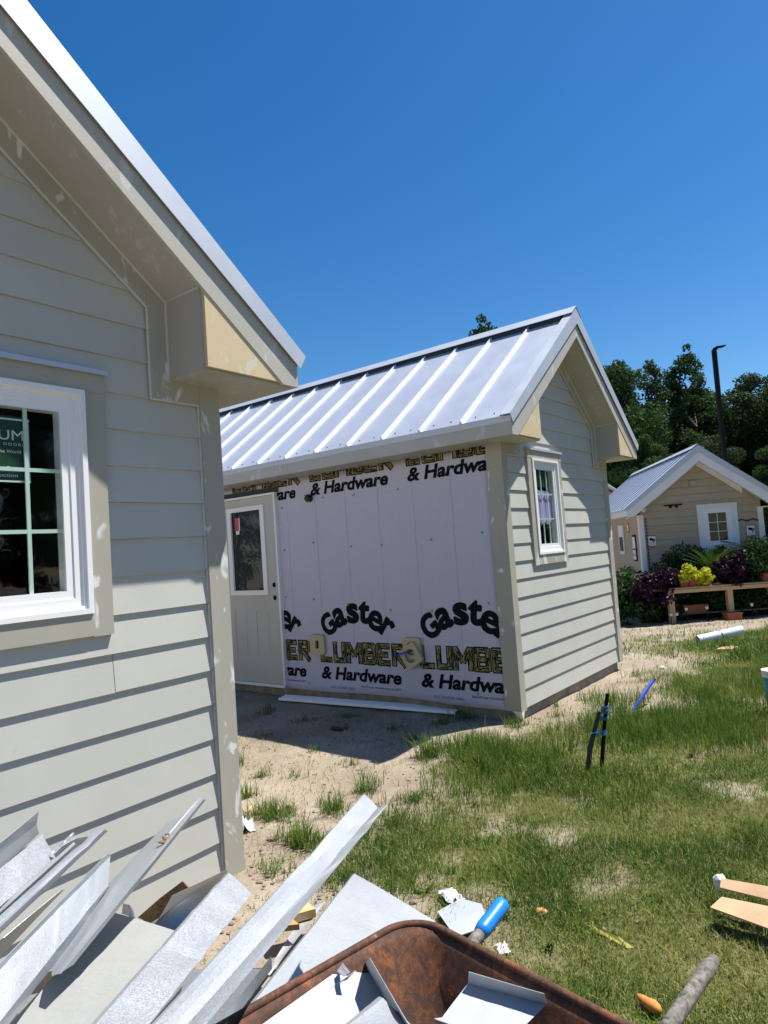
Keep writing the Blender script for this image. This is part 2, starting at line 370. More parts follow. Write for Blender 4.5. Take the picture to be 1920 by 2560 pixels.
def tiny_house(loc, yaw, L, label, sid=SID, trim=TRIM, soff=SOFF, fasc=FASC, primer=PRIMER, win=(.527,1.074,1.228,2.085), wtrim=(.083,.083,.09,.083), grid=(3,3), wrap=False, joints=(), caulk=True, seed=1, npan=16, detail=True, sideboards=False, returns=True, bth=.019):
    rr = random.Random(seed)
    H = empty('house', loc, math.pi/2-yaw, label, 'house')
    u0, u1, z0, z1 = win
    def ztop(u, z=ZROOF): return z-SL*abs(u-CX)
    # core walls
    gw = MB()
    gw.box(0, 0, 0, u0+.03, .09, HT); gw.box(u1-.03, 0, 0, W, .09, HT); gw.box(u0+.03, 0, 0, u1-.03, .09, z0+.03)
    gw.box(u0+.03, 0, z1-.03, u1-.03, .09, HT)
    gw.prism([(0, HT), (W, HT), (W, ztop(W)), (CX, ZROOF), (0, ztop(0))], 0, .09, uvz)
    gw.build('gable_wall', sid, H)
    MB().box(0, .091, 0, .09, L, HT+.2).build('side_wall', CONC if wrap else sid, H)
    MB().box(W-.09, .091, 0, W, L, HT+.2).build('side_wall', sid, H)
    MB().box(.091, L-.09, 0, W-.091, L, HT).prism([(.091, HT), (W-.091, HT), (CX, ztop(CX)-.01)], L-.09, L, uvz).build('back_wall', sid, H)
    MB().box(.09, .10, .002, W-.09, L-.1, .02).box(.09, .10, 2.15, W-.09, L-.1, 2.17).build('floor_and_ceiling', DARKIN, H)
    MB().box(.091, 1.6, .02, W-.091, 1.62, 2.15).build('partition', DARKIN, H)
    MB().box(.02, .02, -.30, W-.02, L-.02, -.001).build('foundation', CONC, H)
    # siding boards, one by one
    k = 0
    while True:
        za, zb = k*EXPO, (k+1)*EXPO
        lim = ZSOF-.06
        if za > lim-.12: break
        def half(z): return min(CX-.012, (lim-z)/SL)
        ha, hb = half(za), half(min(zb, lim))
        zb_ = min(zb, lim)
        spans = [(CX-ha, CX+ha, CX-hb, CX+hb)]
        if zb > z0+.001 and za < z1-.001 and zb_ > za: spans = [(CX-ha, u0-.004, CX-hb, u0-.004), (u1+.004, CX+ha, u1+.004, CX+hb)]
        for kk, uj in joints:
            if kk == k: spans = [(spans[0][0], uj-.0015, spans[0][2], uj-.0015), (uj+.0015, spans[0][1], uj+.0015, spans[0][3])]
        for a0, a1, b0, b1 in spans:
            jv = rr.uniform(-.0012, .0012); yt, yb = -.0075, -bth+jv
            zl = za+rr.uniform(-.0012, .0012)+(.007 if bth > .02 else 0)
            MB().add([(a0, yb, zl), (a1, yb, zl), (a1, -.004, zl), (a0, -.004, zl), (b0, yt, zb_), (b1, yt, zb_), (b1, 0.0005, zb_), (b0, 0.0005, zb_)],
                     [(0,3,2,1),(4,5,6,7),(0,1,5,4),(1,2,6,5),(2,3,7,6),(3,0,4,7)]).build('siding_board', sid, H)
        k += 1
    if sideboards:
        for k in range(14):
            za = k*EXPO
            MB().add([(-.017, .11, za), (-.017, L, za), (-.004, L, za), (-.004, .11, za), (-.0075, .11, za+EXPO), (-.0075, L, za+EXPO), (0, L, za+EXPO), (0, .11, za+EXPO)],
                     [(0,1,2,3),(4,7,6,5),(0,4,5,1),(1,5,6,2),(2,6,7,3),(3,7,4,0)]).build('siding_board', sid, H)
    # corner boards
    zc0 = -.012
    MB().box(-.026, -.032, zc0, .068, -.0005, HT-.001).build('corner_board', trim, H)
    MB().box(-.026, -.0002, zc0+.003, -.0005, .112, HT-.001).build('corner_board', trim, H)
    MB().box(W-.082, -.032, zc0, W+.026, -.0005, HT-.001).build('corner_board', trim, H)
    MB().box(W+.0005, -.0002, zc0+.003, W+.026, .112, HT-.001).build('corner_board', trim, H)
    # frieze trim under the soffit
    FR = .115; b = .335; zc = ZSOF-FR-SL*(CX-b)
    zlow = HT-.098
    for s in (-1, 1):
        X = lambda u: CX+s*(u-CX)
        def pr(poly): return MB().prism([(X(p), q) for p, q in poly], -.030, -.0006, uvz)
        pr([(W-b, zc), (CX+.0005, ZSOF-FR), (CX+.0005, ZSOF), (W-b, ZSOF-SL*(CX-b))]).build('frieze_board', trim, H)
        if returns: pr([(W-b+.001, zlow), (W-.242, zlow), (W-.242, ZSOF-SL*(CX-.242)), (W-b+.001, ZSOF-SL*(CX-b))]).build('frieze_board', trim, H)
        if returns: pr([(W-.241, zlow), (W-.0825 if s > 0 else W-.0685, zlow), (W-.0825 if s > 0 else W-.0685, HT-.001), (W-.241, HT-.001)]).build('frieze_board', trim, H)
        # boxed eave return
        soff_z = lambda u: ZSOF-SL*abs(u-CX)
        if returns: MB().prism([(X(W-.242), HT), (X(W-.230), HT), (X(W-.230), soff_z(W-.230)), (X(W-.242), soff_z(W-.242))], -OR, -.0006, uvz).build('return_side', soff, H)
        tri = [(X(W-.229), HT+.002), (X(W+OE-.03), HT+.002), (X(W+OE-.03), HT+.07), (X(W-.229), soff_z(W-.229)+.05)]
        if returns: MB().prism(tri, -OR-.019, -OR+.008, uvz).build('return_end_board', primer, H)
        if returns: MB().prism([(X(W-.242), HT-.010), (X(W+OE), HT-.010), (X(W+OE), HT-.0005), (X(W-.242), HT-.0005)], -OR, -.0005, uvz).build('return_bottom', soff, H)
        MB().prism([(X(W+.002), HT-.0095), (X(W+OE), HT-.0095), (X(W+OE), HT-.0005), (X(W+.002), HT-.0005)], 0.0, L, uvz).build('eave_soffit', soff, H)
        # rake soffit, rake fascia
        ue = W-.2425 if returns else W+OE
        MB().prism([(X(CX), ZSOF), (X(ue), soff_z(ue)), (X(ue), soff_z(ue)+.012), (X(CX), ZSOF+.012)], -OR, -.0005, uvz).build('rake_soffit', soff, H)
        fb = [(X(CX), ZSOF-.004), (X(CX+(ZSOF-HT)/SL), HT-.008), (X(W+OE+.019), HT-.008)] if returns else [(X(CX), ZSOF-.06), (X(CX+(ZSOF-.06-HT+.03)/SL), HT-.03), (X(W+OE+.019), HT-.03)]
        MB().prism(fb+[ (X(W+OE+.019), ZROOF-SL*(CX+OE+.019)), (X(CX), ZROOF)], -OR-.024, -OR-.0045, uvz).build('rake_fascia', fasc, H)
        MB().prism([(X(W+OE+.0005), HT-.008), (X(W+OE+.019), HT-.008), (X(W+OE+.019), HT+.137), (X(W+OE+.0005), HT+.137)], -OR-.004, L, uvz).build('eave_fascia', fasc, H)
        MB().prism([(X(W+OE+.0195), HT+.095), (X(W+OE+.024), HT+.095), (X(W+OE+.030), HT+.140), (X(W+OE+.0195), HT+.150)], -OR-.022, L, uvz).build('eave_trim', FLASH, H)
        # roof deck and standing seam panels
        MB().prism([(X(CX), ZROOF+.001), (X(W+OE+.018), ZROOF-SL*(CX+OE+.018)+.001), (X(W+OE+.018), ZROOF-SL*(CX+OE+.018)+.022), (X(CX), ZROOF+.022)], -OR-.022, L, uvz).build('roof_deck', DARKIN, H)
        ZP = ZROOF+.026; umax = CX+OE+.036
        v = -OR-.02+.03
        edges = [-OR+.015]+[-.252+.407*(i+1) for i in range(npan)]
        edges = [e for e in edges if e < L]
        for i in range(len(edges)-1):
            a, b2 = edges[i], edges[i+1]
            pan = MB().prism([(X(CX+.01), ZP-.0077), (X(CX+umax), ZP-SL*umax), (X(CX+umax), ZP-SL*umax+.003), (X(CX+.01), ZP-.0047)], a+.0015, b2-.0015, uvz).build('roof_panel', ROOFM, H)
            if i+1 < len(edges)-0:
                # tapered rib
                d0, d1 = .03, umax; pr_ = MB(); vs = []
                for dd in (d0, d1):
                    zz = ZP-SL*dd+.003
                    vs += [(X(CX+dd), b2-.011, zz), (X(CX+dd)+s*SL*.022*.6, b2-.005, zz+.023), (X(CX+dd)+s*SL*.022*.6, b2+.005, zz+.023), (X(CX+dd), b2+.011, zz)]
                pr_.add(vs, [(0,1,2,3),(7,6,5,4),(0,4,5,1),(1,5,6,2),(2,6,7,3),(0,3,7,4)]).build('seam_rib', RIBM, pan)
        if detail:
            sc = MB()
            for i in range(len(edges)-1):
                for q in (.12, .29):
                    dd = umax-.05; zz = ZP-SL*dd+.003; y = edges[i]+q
                    sc.add([(X(CX+dd)+.005*c, y+.005*e, zz+.006-SL*.005*c*s) for c, e in ((-1,-1),(1,-1),(1,1),(-1,1))]+[(X(CX+dd)+.005*c, y+.005*e, zz-.001-SL*.005*c*s) for c, e in ((-1,-1),(1,-1),(1,1),(-1,1))],
                           [(0,1,2,3),(0,4,5,1),(1,5,6,2),(2,6,7,3),(3,7,4,0)])
            sc.build('roof_screws', BLACKP, H, kind='stuff')
        # rake flashing: face and top leg
        t1 = 1.537
        MB().prism([(X(CX), 3.52), (X(CX+t1), 3.52-.771*t1), (X(CX+t1-.042), 3.378-.741*(t1-.042)), (X(CX), 3.378)], -OR-.041, -OR-.037, uvz)\
            .prism([(X(CX), 3.520), (X(CX+t1), 3.520-.771*t1), (X(CX+t1), 3.515-.771*t1), (X(CX), 3.515)], -OR-.0368, -OR+.05, uvz)\
            .prism([(X(CX), 3.5148), (X(CX+t1), 3.5148-.771*t1), (X(CX+t1), 3.500-.771*t1), (X(CX), 3.490)], -OR+.046, -OR+.05, uvz).build('rake_flashing', FLASH, H)
        # ridge cap; black closure strip below puts the gap's shadow into colour
        MB().prism([(X(CX), 3.546), (X(CX+.118), 3.546-.118*SL), (X(CX+.118), 3.541-.118*SL), (X(CX), 3.541)], -OR-.045, L+.02, uvz).build('ridge_cap', FLASH, H)
        MB().prism([(X(CX), 3.540), (X(CX+.098), 3.540-.098*SL), (X(CX+.098), 3.486-.098*SL), (X(CX), 3.486)], -OR+.08, L, uvz).build('ridge_shadow_closure', BLACKP, H)
    if caulk:
        cb = MB(); r = .0045
        for s in (-1, 1):
            X = lambda u: CX+s*(u-CX)
            def bead(a, b3, y=-.028): cb.bar((X(a[0]), y, a[1]), (X(b3[0]), y, b3[1]), .007, .007)
            bead((CX, ZSOF-FR-.002), (W-b, zc-.002)); bead((W-b-.002, zc), (W-b-.002, zlow)); bead((W-b, zlow-.003), (W-.083, zlow-.003), -.024)
            bead((CX, ZSOF-.003), (W-.244, soff_z(W-.244)-.003), -.033); bead((W-.2445, soff_z(W-.244)), (W-.2445, HT), -.034)
            cb.bar((X(W-.244), -.036, soff_z(W-.244)-.004), (X(W-.244), -OR, soff_z(W-.244)-.004), .007, .007)
            uu = W-.084 if s > 0 else W-.07
            for kz in range(14): bead((uu, kz*EXPO+.004), (uu, (kz+1)*EXPO-.002), -.021+.004)
        cb.build('caulk_bead', CAULK, H)
    wi, g_ = window(H, u0, u1, z0, z1, grid[0], grid[1], trim_m=(trim if trim is not TRIM else TRIM), trim_w=wtrim, flash=True)
    return H, wi, g_

LEFT, lwin, lg = tiny_house((-2.19526, 1.19758, .08711), .639717, 5.2, 'unfinished greige lap-sided house cropped by the left edge, nearest the camera', win=(1.19, 1.737, 1.214, 2.073), joints=((6, 1.822), (2, .9)), seed=3, npan=13)
MID, mwin, mg = tiny_house((.981125, 5.50522, .09877), .661462, 6.3, 'small unfinished house with printed lavender wrap, ribbed metal roof and a greige gable end', wrap=True, seed=5, npan=16)
COT, cwin, cg = tiny_house((5.3037, 14.0, -.372), 1.71, 5.5, 'finished tan cottage with white trim and plants in front, far right', sid=TAN, trim=WHITE, soff=WHITE, fasc=WHITE, primer=WHITE, win=(1.255, 1.79, 1.46, 2.215), wtrim=(.12, .12, .12, .09), grid=(2,3), caulk=False, seed=9, npan=14, detail=False, sideboards=True, returns=False, bth=.026)
for o in COT.children:
    if o.name.startswith('return_end') or o.name.startswith('frieze'): pass

# window sticker inside the left window
def wp(v, x, y, z): return [(x+a, y, z+b) for a, b, _ in v]
st = MB().box(1.29, .005, 1.707, 1.543, .007, 1.949).build('sticker', M('dark_green_film', (.008,.045,.022), .5), lwin)
bd = MB().box(1.29, .0040, 1.935, 1.543, .0049, 1.941).box(1.534, .0040, 1.710, 1.5395, .0049, 1.9349).box(1.29, .0040, 1.710, 1.534, .0049, 1.716).build('sticker_border', SIGNW, st)
tx = MB()
v, f = fit_text('NIUM', .150, .036); tx.add(wp(v, 1.370, .0042, 1.862), f)
v, f = fit_text('WINDOWS AND DOORS', .250, .010, spacing=1.4); tx.add(wp(v, 1.272, .0042, 1.842), f)
v, f = fit_text('A Clear View of the World', .210, .012); tx.add(wp(v, 1.30, .0042, 1.815), f)
v, f = fit_text('Windows For', .150, .015); tx.add(wp(v, 1.345, .0042, 1.752), f)
v, f = fit_text('New Construction', .190, .014); tx.add(wp(v, 1.305, .0042, 1.728), f)
tx.build('sticker_lettering', SIGNW, st)
# loose purple wrap flap behind the glass of the middle house
fl = MB(); n = 10
for i in range(n+1):
    x = mg[0]+.004+(mg[1]-mg[0]-.012)*i/n; fl.v += [(x, .014+.004*math.sin(i*2.1), 1.50+.015*math.sin(i*1.7)+(.05 if i == n else 0)), (x, .014+.004*math.sin(i*2.1+.5), 1.815-.002*i)]
for i in range(n): fl.f.append((2*i, 2*i+2, 2*i+3, 2*i+1))
pw = fl.build('wrap_flap', M('purple_wrap_flap', (.50,.40,.72), .7), mwin); mod = pw.modifiers.new('solid', 'SOLIDIFY'); mod.thickness = .002

ms_ = MB().box(mg[0]+.03, .005, 1.835, mg[1]-.07, .007, 1.975).build('sticker', bpy.data.materials['dark_green_film'], mwin)
# ---- printed wrap on the long wall of the middle house: map (a=-y, b=z) to local coordinates
wr = MB(); NV, NZ = 90, 34
for i in range(NV+1):
    for j in range(NZ+1):
        y = .105+6.1*i/NV; z = .006+2.18*j/NZ
        lo = (1-j/NZ)**6
        wr.v.append((-.006-.0008*math.sin(y*4.3+z*2)-max(0, .09-z)*.25, y, z-(lo*.012*math.sin(y*3.1+.6) if j < 2 else 0)))
for i in range(NV):
    for j in range(NZ): a = i*(NZ+1)+j; wr.f.append((a, a+1, a+NZ+2, a+NZ+1))
wrap_o = wr.build('house_wrap', WRAP, MID, smooth=True); mo = wrap_o.modifiers.new('solid', 'SOLIDIFY'); mo.thickness = .0015
SURF = -.0082
def wallpts(v, a0, b0, d=0.0, rot=0.0):
    c, s_ = math.cos(rot), math.sin(rot); return [(SURF-d-max(0, .10-(b0+a*s_+b*c))*.26, -(a0+a*c-b*s_), b0+a*s_+b*c) for a, b, _ in v]
def clipbuild(mb, name, mat, z_hi=2.183, y_lo=.06):
    me = bpy.data.meshes.new(name); me.from_pydata(mb.v, [], mb.f); bm = bmesh.new(); bm.from_mesh(me)
    bmesh.ops.bisect_plane(bm, geom=bm.verts[:]+bm.edges[:]+bm.faces[:], plane_co=(0, y_lo, 0), plane_no=(0, -1, 0), clear_outer=True)
    bmesh.ops.bisect_plane(bm, geom=bm.verts[:]+bm.edges[:]+bm.faces[:], plane_co=(0, 0, z_hi), plane_no=(0, 0, 1), clear_outer=True)
    bm.to_mesh(me); bm.free(); me.materials.append(mat)
    o = bpy.data.objects.new(name, me); COL.objects.link(o); o.parent = wrap_o
    if 'grain' in name or 'fill' in name or 'small' in name: o['kind'] = 'stuff'
    return o
PL = {'L': [(.12,0,.12,1),(0,.11,.95,.11)], 'U': [(.14,0,.14,1),(.86,0,.86,1),(.1,.11,.9,.11)], 'M': [(.11,0,.11,1),(.89,0,.89,1),(.12,.95,.5,.35),(.5,.35,.88,.95)],
      'B': [(.14,0,.14,1),(0,.89,.86,.89),(0,.5,.86,.5),(0,.11,.86,.11),(.85,.03,.85,.97)], 'E': [(.14,0,.14,1),(0,.89,.95,.89),(0,.5,.8,.5),(0,.11,.95,.11)],
      'R': [(.14,0,.14,1),(0,.89,.86,.89),(0,.48,.86,.48),(.85,.46,.85,.97),(.42,.45,.98,.0)]}
def plank_word(a0, b0, wd, ht, seed=0):
    bl, ye, gr = MB(), MB(), MB(); rr = random.Random(seed); ws = {'M': 1.25}
    tot = sum(ws.get(c, 1) for c in 'LUMBER'); x = a0; q = 0
    for c in 'LUMBER':
        w_ = wd*ws.get(c, 1)/tot*.97
        for (xa, ya, xb, yb) in PL[c]:
            A = Vector((x+xa*w_, b0+ya*ht)); Bp = Vector((x+xb*w_, b0+yb*ht)); d = (Bp-A).normalized(); n_ = Vector((-d.y, d.x)); t = .030; q += 1
            for mbx, tt, ex, dep in ((bl, t, .004, .0008+q*.00001), (ye, t-.0115, -.004, .0018+q*.00001)):
                P = [A-d*ex+n_*tt, A-d*ex-n_*tt, Bp+d*ex-n_*tt, Bp+d*ex+n_*tt]
                mbx.add(wallpts([(p.x, p.y, 0) for p in P], 0, 0, dep), [(0,1,2,3)])
            Ln = (Bp-A).length
            for _ in range(int(Ln/.014)):
                o_ = rr.uniform(-.7, .7)*(t-.008); s0 = rr.uniform(0, .8)*Ln; l_ = rr.uniform(.02, .06); k_ = rr.uniform(-.25, .25)
                p0 = A+d*s0+n_*o_; p1 = A+d*min(s0+l_, Ln)+n_*(o_+k_*.02); wd_ = .0030
                gr.add(wallpts([(p.x, p.y, 0) for p in (p0+n_*wd_, p0-n_*wd_, p1-n_*wd_, p1+n_*wd_)], 0, 0, .0028+q*.00001), [(0,1,2,3)])
        x += w_+wd*.02
    return bl, ye, gr
row = 0
for ci, v0 in enumerate((3.392, 2.172, .947)):
    sc = 1.0
    # arched word
    ink = MB()
    for ch, vc, zc_, w_, h_, rot in (('G', 2.035, .655, .165, .195, 36), ('a', 1.880, .728, .145, .165, 20), ('s', 1.708, .765, .135, .165, 5), ('t', 1.565, .775, .120, .185, -7), ('e', 1.437, .700, .165, .170, -24), ('r', 1.300, .630, .125, .165, -36)):
        v, f = fit_text(ch, w_, h_*1.1, off=.02); bk = .55 if ch in 'er' else (.8 if ch in 'Ga' else 1)
        for q_, (ex, ey) in enumerate(((0,0), (.011,0), (-.011,0), (0,.009), (0,-.009), (.008,.007), (-.008,.007), (.008,-.007), (-.008,-.007))):
            ink.add(wallpts([(a_-w_/2+ex*bk, b_-h_/2+ey*bk, 0) for a_, b_, _ in v], -(vc+(v0-2.172)), zc_, .0008+.00012*q_, math.radians(rot)), f)
    clipbuild(ink, 'arched_lettering', INK)
    for zt in (.120, 1.965):
        ink = MB(); v, f = fit_text('& Hardware', 1.005, .128, off=.038, shear=.20); ink.add(wallpts(v, -v0+(.005 if zt > 1 else 0), zt, .0010), f); clipbuild(ink, 'slanted_lettering', INK)
    bl, ye, gr = plank_word(-v0+.01, .292, .99, .200, ci)
    b2, y2, g2 = plank_word(-v0+.01, 2.112, .99, .200, ci+5)
    for A_ in (bl, b2): clipbuild(A_, 'plank_lettering_outline', INK)
    for A_ in (ye, y2): clipbuild(A_, 'plank_lettering_fill', YINK)
    for A_ in (gr, g2): clipbuild(A_, 'plank_lettering_grain', INK)
    sm = MB(); v, f = fit_text('ICC ES ESR-1602', .31, .022); sm.add(wallpts(v, -v0+.135, .040, .001), f)
    v, f = fit_text('RaxWrap Housewrap by APT', .48, .026, off=.02); sm.add(wallpts(v, -v0+.52, .064, .001), f)
    clipbuild(sm, 'small_lettering', GINK)
bl = MB()
for v0 in (.04+.407*i for i in range(1, 15)): bl.box(SURF-.0009, v0+.04-.0015, .02, SURF-.0003, v0+.04+.0015, 2.18)
clipbuild(bl, 'blue_stud_lines', BLUEL)
gp = MB(); dd = [(2.002,1.932),(1.592,1.915),(1.057,1.912),(2.173,1.488),(1.67,1.421),(1.292,1.412),(.729,1.428),(.213,1.452),(2.217,.914),(1.756,.862),(1.241,.806),(.781,.799),(.202,.864),(2.494,.39),(1.946,.326),(1.499,.357),(2.355,.06),(1.644,.05),(1.043,.06),(.374,.103),(.932,.293),(3.05,2.14)]
for y, z in dd: gp.tube([(SURF-.0015, y, z), (SURF-.006, y, z)], .012, 10)
gp.build('cap_staples', GREEN, wrap_o)
gp = MB()
for y, z in [(2.599,1.882),(2.595,1.435),(2.616,.941),(2.625,.279),(2.62,2.12),(2.85,2.13),(3.1,2.14),(3.35,2.13),(3.70,1.9),(3.70,1.592),(3.70,1.156),(3.7,.6)]: gp.tube([(SURF-.0015, y, z), (SURF-.005, y, z)], .009, 8)
gp.build('frame_screws', BLACKP, wrap_o)

# door of the middle house
D = bpy.data.objects.new('door', None); COL.objects.link(D); D.parent = MID
d0, d1, dz = 2.667, 3.629, .03
MB().box(-.020, d0-.03, 2.06, -.011, d1+.06, 2.115).build('dark_header_gap', BLACKP, D)
fr = MB().box(-.050, d0, dz-.03, -.004, d0+.022, 2.06).box(-.050, d1-.022, dz-.03, -.004, d1, 2.06).box(-.050, d0+.022, 2.038, -.004, d1-.022, 2.06).box(-.06, d0, dz-.032, -.004, d1, dz-.004)
fr.build('door_frame', VINYL, D)
sl0, sl1 = d0+.026, d1-.026
a0, a1, h0, h1 = 2.862, 3.452, .985, 1.935
slab = MB(); xf, xb = -.036, .0
slab.box(xf, sl0, dz, xb, a0, 2.034); slab.box(xf, a1, dz, xb, sl1, 2.034); slab.box(xf, a0, h1, xb, a1, 2.034)
# lower area with two recessed panels
pz0, pz1 = .33, .80; P1 = (2.86, 3.07); P2 = (3.22, 3.43)
slab.box(xf, a0, pz1, xb, a1, h0); slab.box(xf, a0, dz, xb, a1, pz0); slab.box(xf, P1[1], pz0, xb, P2[0], pz1); slab.box(xf, a0, pz0, xb, P1[0]+.001, pz1); slab.box(xf, P2[1], pz0, xb, a1, pz1)
for p in (P1, P2):
    y0, y1 = p; slab.box(xf+.005, y0, pz0, xb, y1, pz1)
    slab.prism([(y0+.03, pz0+.03), (y1-.03, pz0+.03), (y1-.03, pz1-.03), (y0+.03, pz1-.03)], xf+.002, xf+.0095, lambda p_, q_, d_: (d_, p_, q_))
slab.build('door_slab', DOORP, D)
lf = MB(); t = .05
lf.box(xf-.016, a0-.012, h0-.012, xf+.004, a0+t, h1+.012); lf.box(xf-.016, a1-t, h0-.012, xf+.004, a1+.012, h1+.012); lf.box(xf-.016, a0+t, h0-.012, xf+.004, a1-t, h0+t-.012); lf.box(xf-.016, a0+t, h1-t+.012, xf+.004, a1-t, h1+.012)
lf.build('lite_frame', VINYL, D)
MB().box(-.018, a0+t-.01, h0+t-.02, -.0165, a1-t+.01, h1-t+.02).build('dark_room_panel', DARKIN, D)  # added near-black panel, gives the glass the darkness of an unlit room
pn = MB().box(-.026, a0+t, h0+t-.012, -.020, a1-t, h1-t+.012).build('door_pane', GLASS, D)
MB().box(-.030, a1-t-.115, h1-.24, -.0285, a1-t-.045, h1-.10).build('red_sticker', REDP, pn)
MB().box(-.0301, a1-t-.13, h1-.245, -.0287, a1-t-.117, h1-.10).box(-.0301, a1-t-.115, h1-.285, -.0287, a1-t-.06, h1-.245).build('white_sticker', SIGNW, pn)
MB().tube([(xf-.0012, 2.762, 1.076), (xf+.004, 2.762, 1.076)], .027, 16).build('bore_hole', INK, D)
MB().tube([(xf-.0012, 2.762, .939), (xf+.004, 2.762, .939)], .027, 16).build('bore_hole', INK, D)
for z in (.35, 1.05, 1.75): MB().box(-.054, d1+.001, z-.05, -.030, d1+.014, z+.05).build('hinge', BLACKP, D)
# black outlet stub, mounting blocks
o = MB().tube([(-.008, 2.178, 1.943), (-.05, 2.178, 1.943)], .040, 18).tube([(-.05, 2.178, 1.943), (-.064, 2.172, 1.935)], [.032, .030], 18).build('cable_outlet', BLACKP, MID)
MB().bar((-.066, 2.20, 1.975), (-.070, 2.14, 1.93), .006, .006).build('cable_outlet_tab', STEELD, o)
BEIGE = painted('beige_mounting_block', (.52,.43,.27), .6, 0, .1)
def f_wall(p, q, d): return (d, -p, q)
def block(y0, y1, z0, z1, hole, name, rot=0, th=.032, xoff=0):
    """mounting block with an opening cut through: ring of quads between outer square and inner loop"""
    cy, cz = (y0+y1)/2, (z0+z1)/2; hw, hh = (y1-y0)/2, (z1-z0)/2; n = 32; out, inn = [], []
    for i in range(n):
        t_ = 2*math.pi*(i+.5)/n; c, s_ = math.cos(t_), math.sin(t_); k_ = 1/max(abs(c), abs(s_))
        out.append((c*k_*hw, s_*k_*hh)); inn.append((c*hole[0], s_*hole[0]) if len(hole) == 1 else (max(-hole[0], min(hole[0], c*k_*hole[0])), max(-hole[1], min(hole[1], s_*k_*hole[1]))))
    cr_, sr_ = math.cos(rot), math.sin(rot); P = lambda p, d: (d, cy+p[0]*cr_-p[1]*sr_, cz+p[0]*sr_+p[1]*cr_)
    x0, x1 = SURF-th+xoff, SURF-.001+xoff; mb = MB(); vs = [P(p, x0) for p in out]+[P(p, x0) for p in inn]+[P(p, x1) for p in out]+[P(p, x1) for p in inn]; fs = []
    for i in range(n):
        j = (i+1) % n; fs += [(i, j, n+j, n+i), (2*n+i, 3*n+i, 3*n+j, 2*n+j), (i, 2*n+i, 2*n+j, j), (n+i, n+j, 3*n+j, 3*n+i)]
    return mb.add(vs, fs).build(name, BEIGE, MID)
b1 = block(2.087, 2.278, .366, .560, (.024, .040), 'mounting_block')
MB().box(SURF-.006, 2.150, .42, SURF-.002, 2.215, .51).build('block_recess', BLACKP, b1)
b2 = block(.915, 1.105, .37, .557, (.06,), 'mounting_block'); 
b3 = block(.905, 1.10, .305, .500, (.062,), 'mounting_block', rot=math.radians(-32), xoff=-.034)
MB().tube([(-.02, .99, .455), (-.10, 1.06, .43), (-.17, 1.12, .415)], .0085, 10).build('blue_water_pipe', BLUEP, MID)
MB().tube([(-.17, 1.12, .415), (-.178, 1.127, .413)], .010, 10).build('pipe_end_cap', BLACKP, MID)
# torn flap of wrap under the corner
MB().add([(-.03, -.03, -.005), (.02, -.034, -.005), (-.005, -.034, -.09), (-.03, .05, -.005)], [(0,1,2),(0,2,3)]).build('corner_flap', WHITE, MID)

# cottage extras
def cot_child(mb, name, mat): return mb.build(name, mat, COT)
cot_child(MB().box(CX-.15, -.075, 2.70, CX-.02, -.018, 2.81), 'gable_light', TAN)
c_ = cot_child(MB().tube([(.12, -.06, 2.30), (.05, -.16, 2.27)], .035, 10).box(.10, -.07, 2.28, .14, -.01, 2.33), 'security_camera', WHITE)
c2 = cot_child(MB().box(.50, -.035, 2.335, .86, -.02, 2.36).tube([(.62, -.04, 2.33), (.62, -.06, 2.30)], .03, 8).tube([(.74, -.04, 2.33), (.74, -.06, 2.30)], .03, 8), 'floodlight', STEELD)
def cctv_sign(x, z):
    s0 = cot_child(MB().box(x, -.026, z, x+.17, -.019, z+.25), 'warning_sign', REDP)
    MB().box(x+.008, -.0275, z+.035, x+.162, -.0262, z+.232).build('sign_face', SIGNW, s0)
    MB().bar((x+.04, -.030, z+.175), (x+.12, -.030, z+.155), .003, .05).bar((x+.10, -.030, z+.155), (x+.125, -.030, z+.10), .003, .018).tube([(x+.13, -.030, z+.155), (x+.145, -.030, z+.150)], .02, 8).build('camera_symbol', INK, s0)
    v, f = fit_text('WARNING', .13, .018); mb = MB().add([(x+.02+a, -.0281, z+.075+b) for a, b, _ in v], f); v, f = fit_text('24 HOUR SURVEILLANCE', .13, .012); mb.add([(x+.02+a, -.0281, z+.052+b) for a, b, _ in v], f); mb.build('sign_lettering', REDP, s0)
cctv_sign(.115, 1.50); cctv_sign(2.05, 1.58)
# left wall of the cottage: window, notice board, sign
def cside(y0, z0, y1, z1, name, mat, d=.03): return cot_child(MB().box(-.017-d, y0, z0, -.0171, y1, z1), name, mat)
cs = cside(1.55, 1.35, 2.05, 2.02, 'side_window_frame', WHITE, .03)
MB().box(-.0500, 1.62, 1.42, -.0473, 1.80, 1.75).box(-.0500, 1.83, 1.42, -.0473, 1.99, 1.75).build('pane', DARKIN, cs)
cb = cside(.42, 1.22, .70, 1.78, 'notice_board', STEELD, .02); MB().box(-.040, .44, 1.25, -.0374, .68, 1.46).box(-.040, .44, 1.49, -.0374, .68, 1.74).build('notice_sheet', SIGNW, cb)
v, f = fit_text('VENDING', .20, .05); MB().add([(-.0408, .66-a, 1.33+b) for a, b, _ in v], f).build('notice_lettering', INK, cb)
cr2 = cside(1.00, 1.85, 1.12, 2.05, 'warning_sign', REDP, .01); MB().box(-.0290, 1.01, 1.88, -.0273, 1.11, 2.02).build('sign_face', SIGNW, cr2)
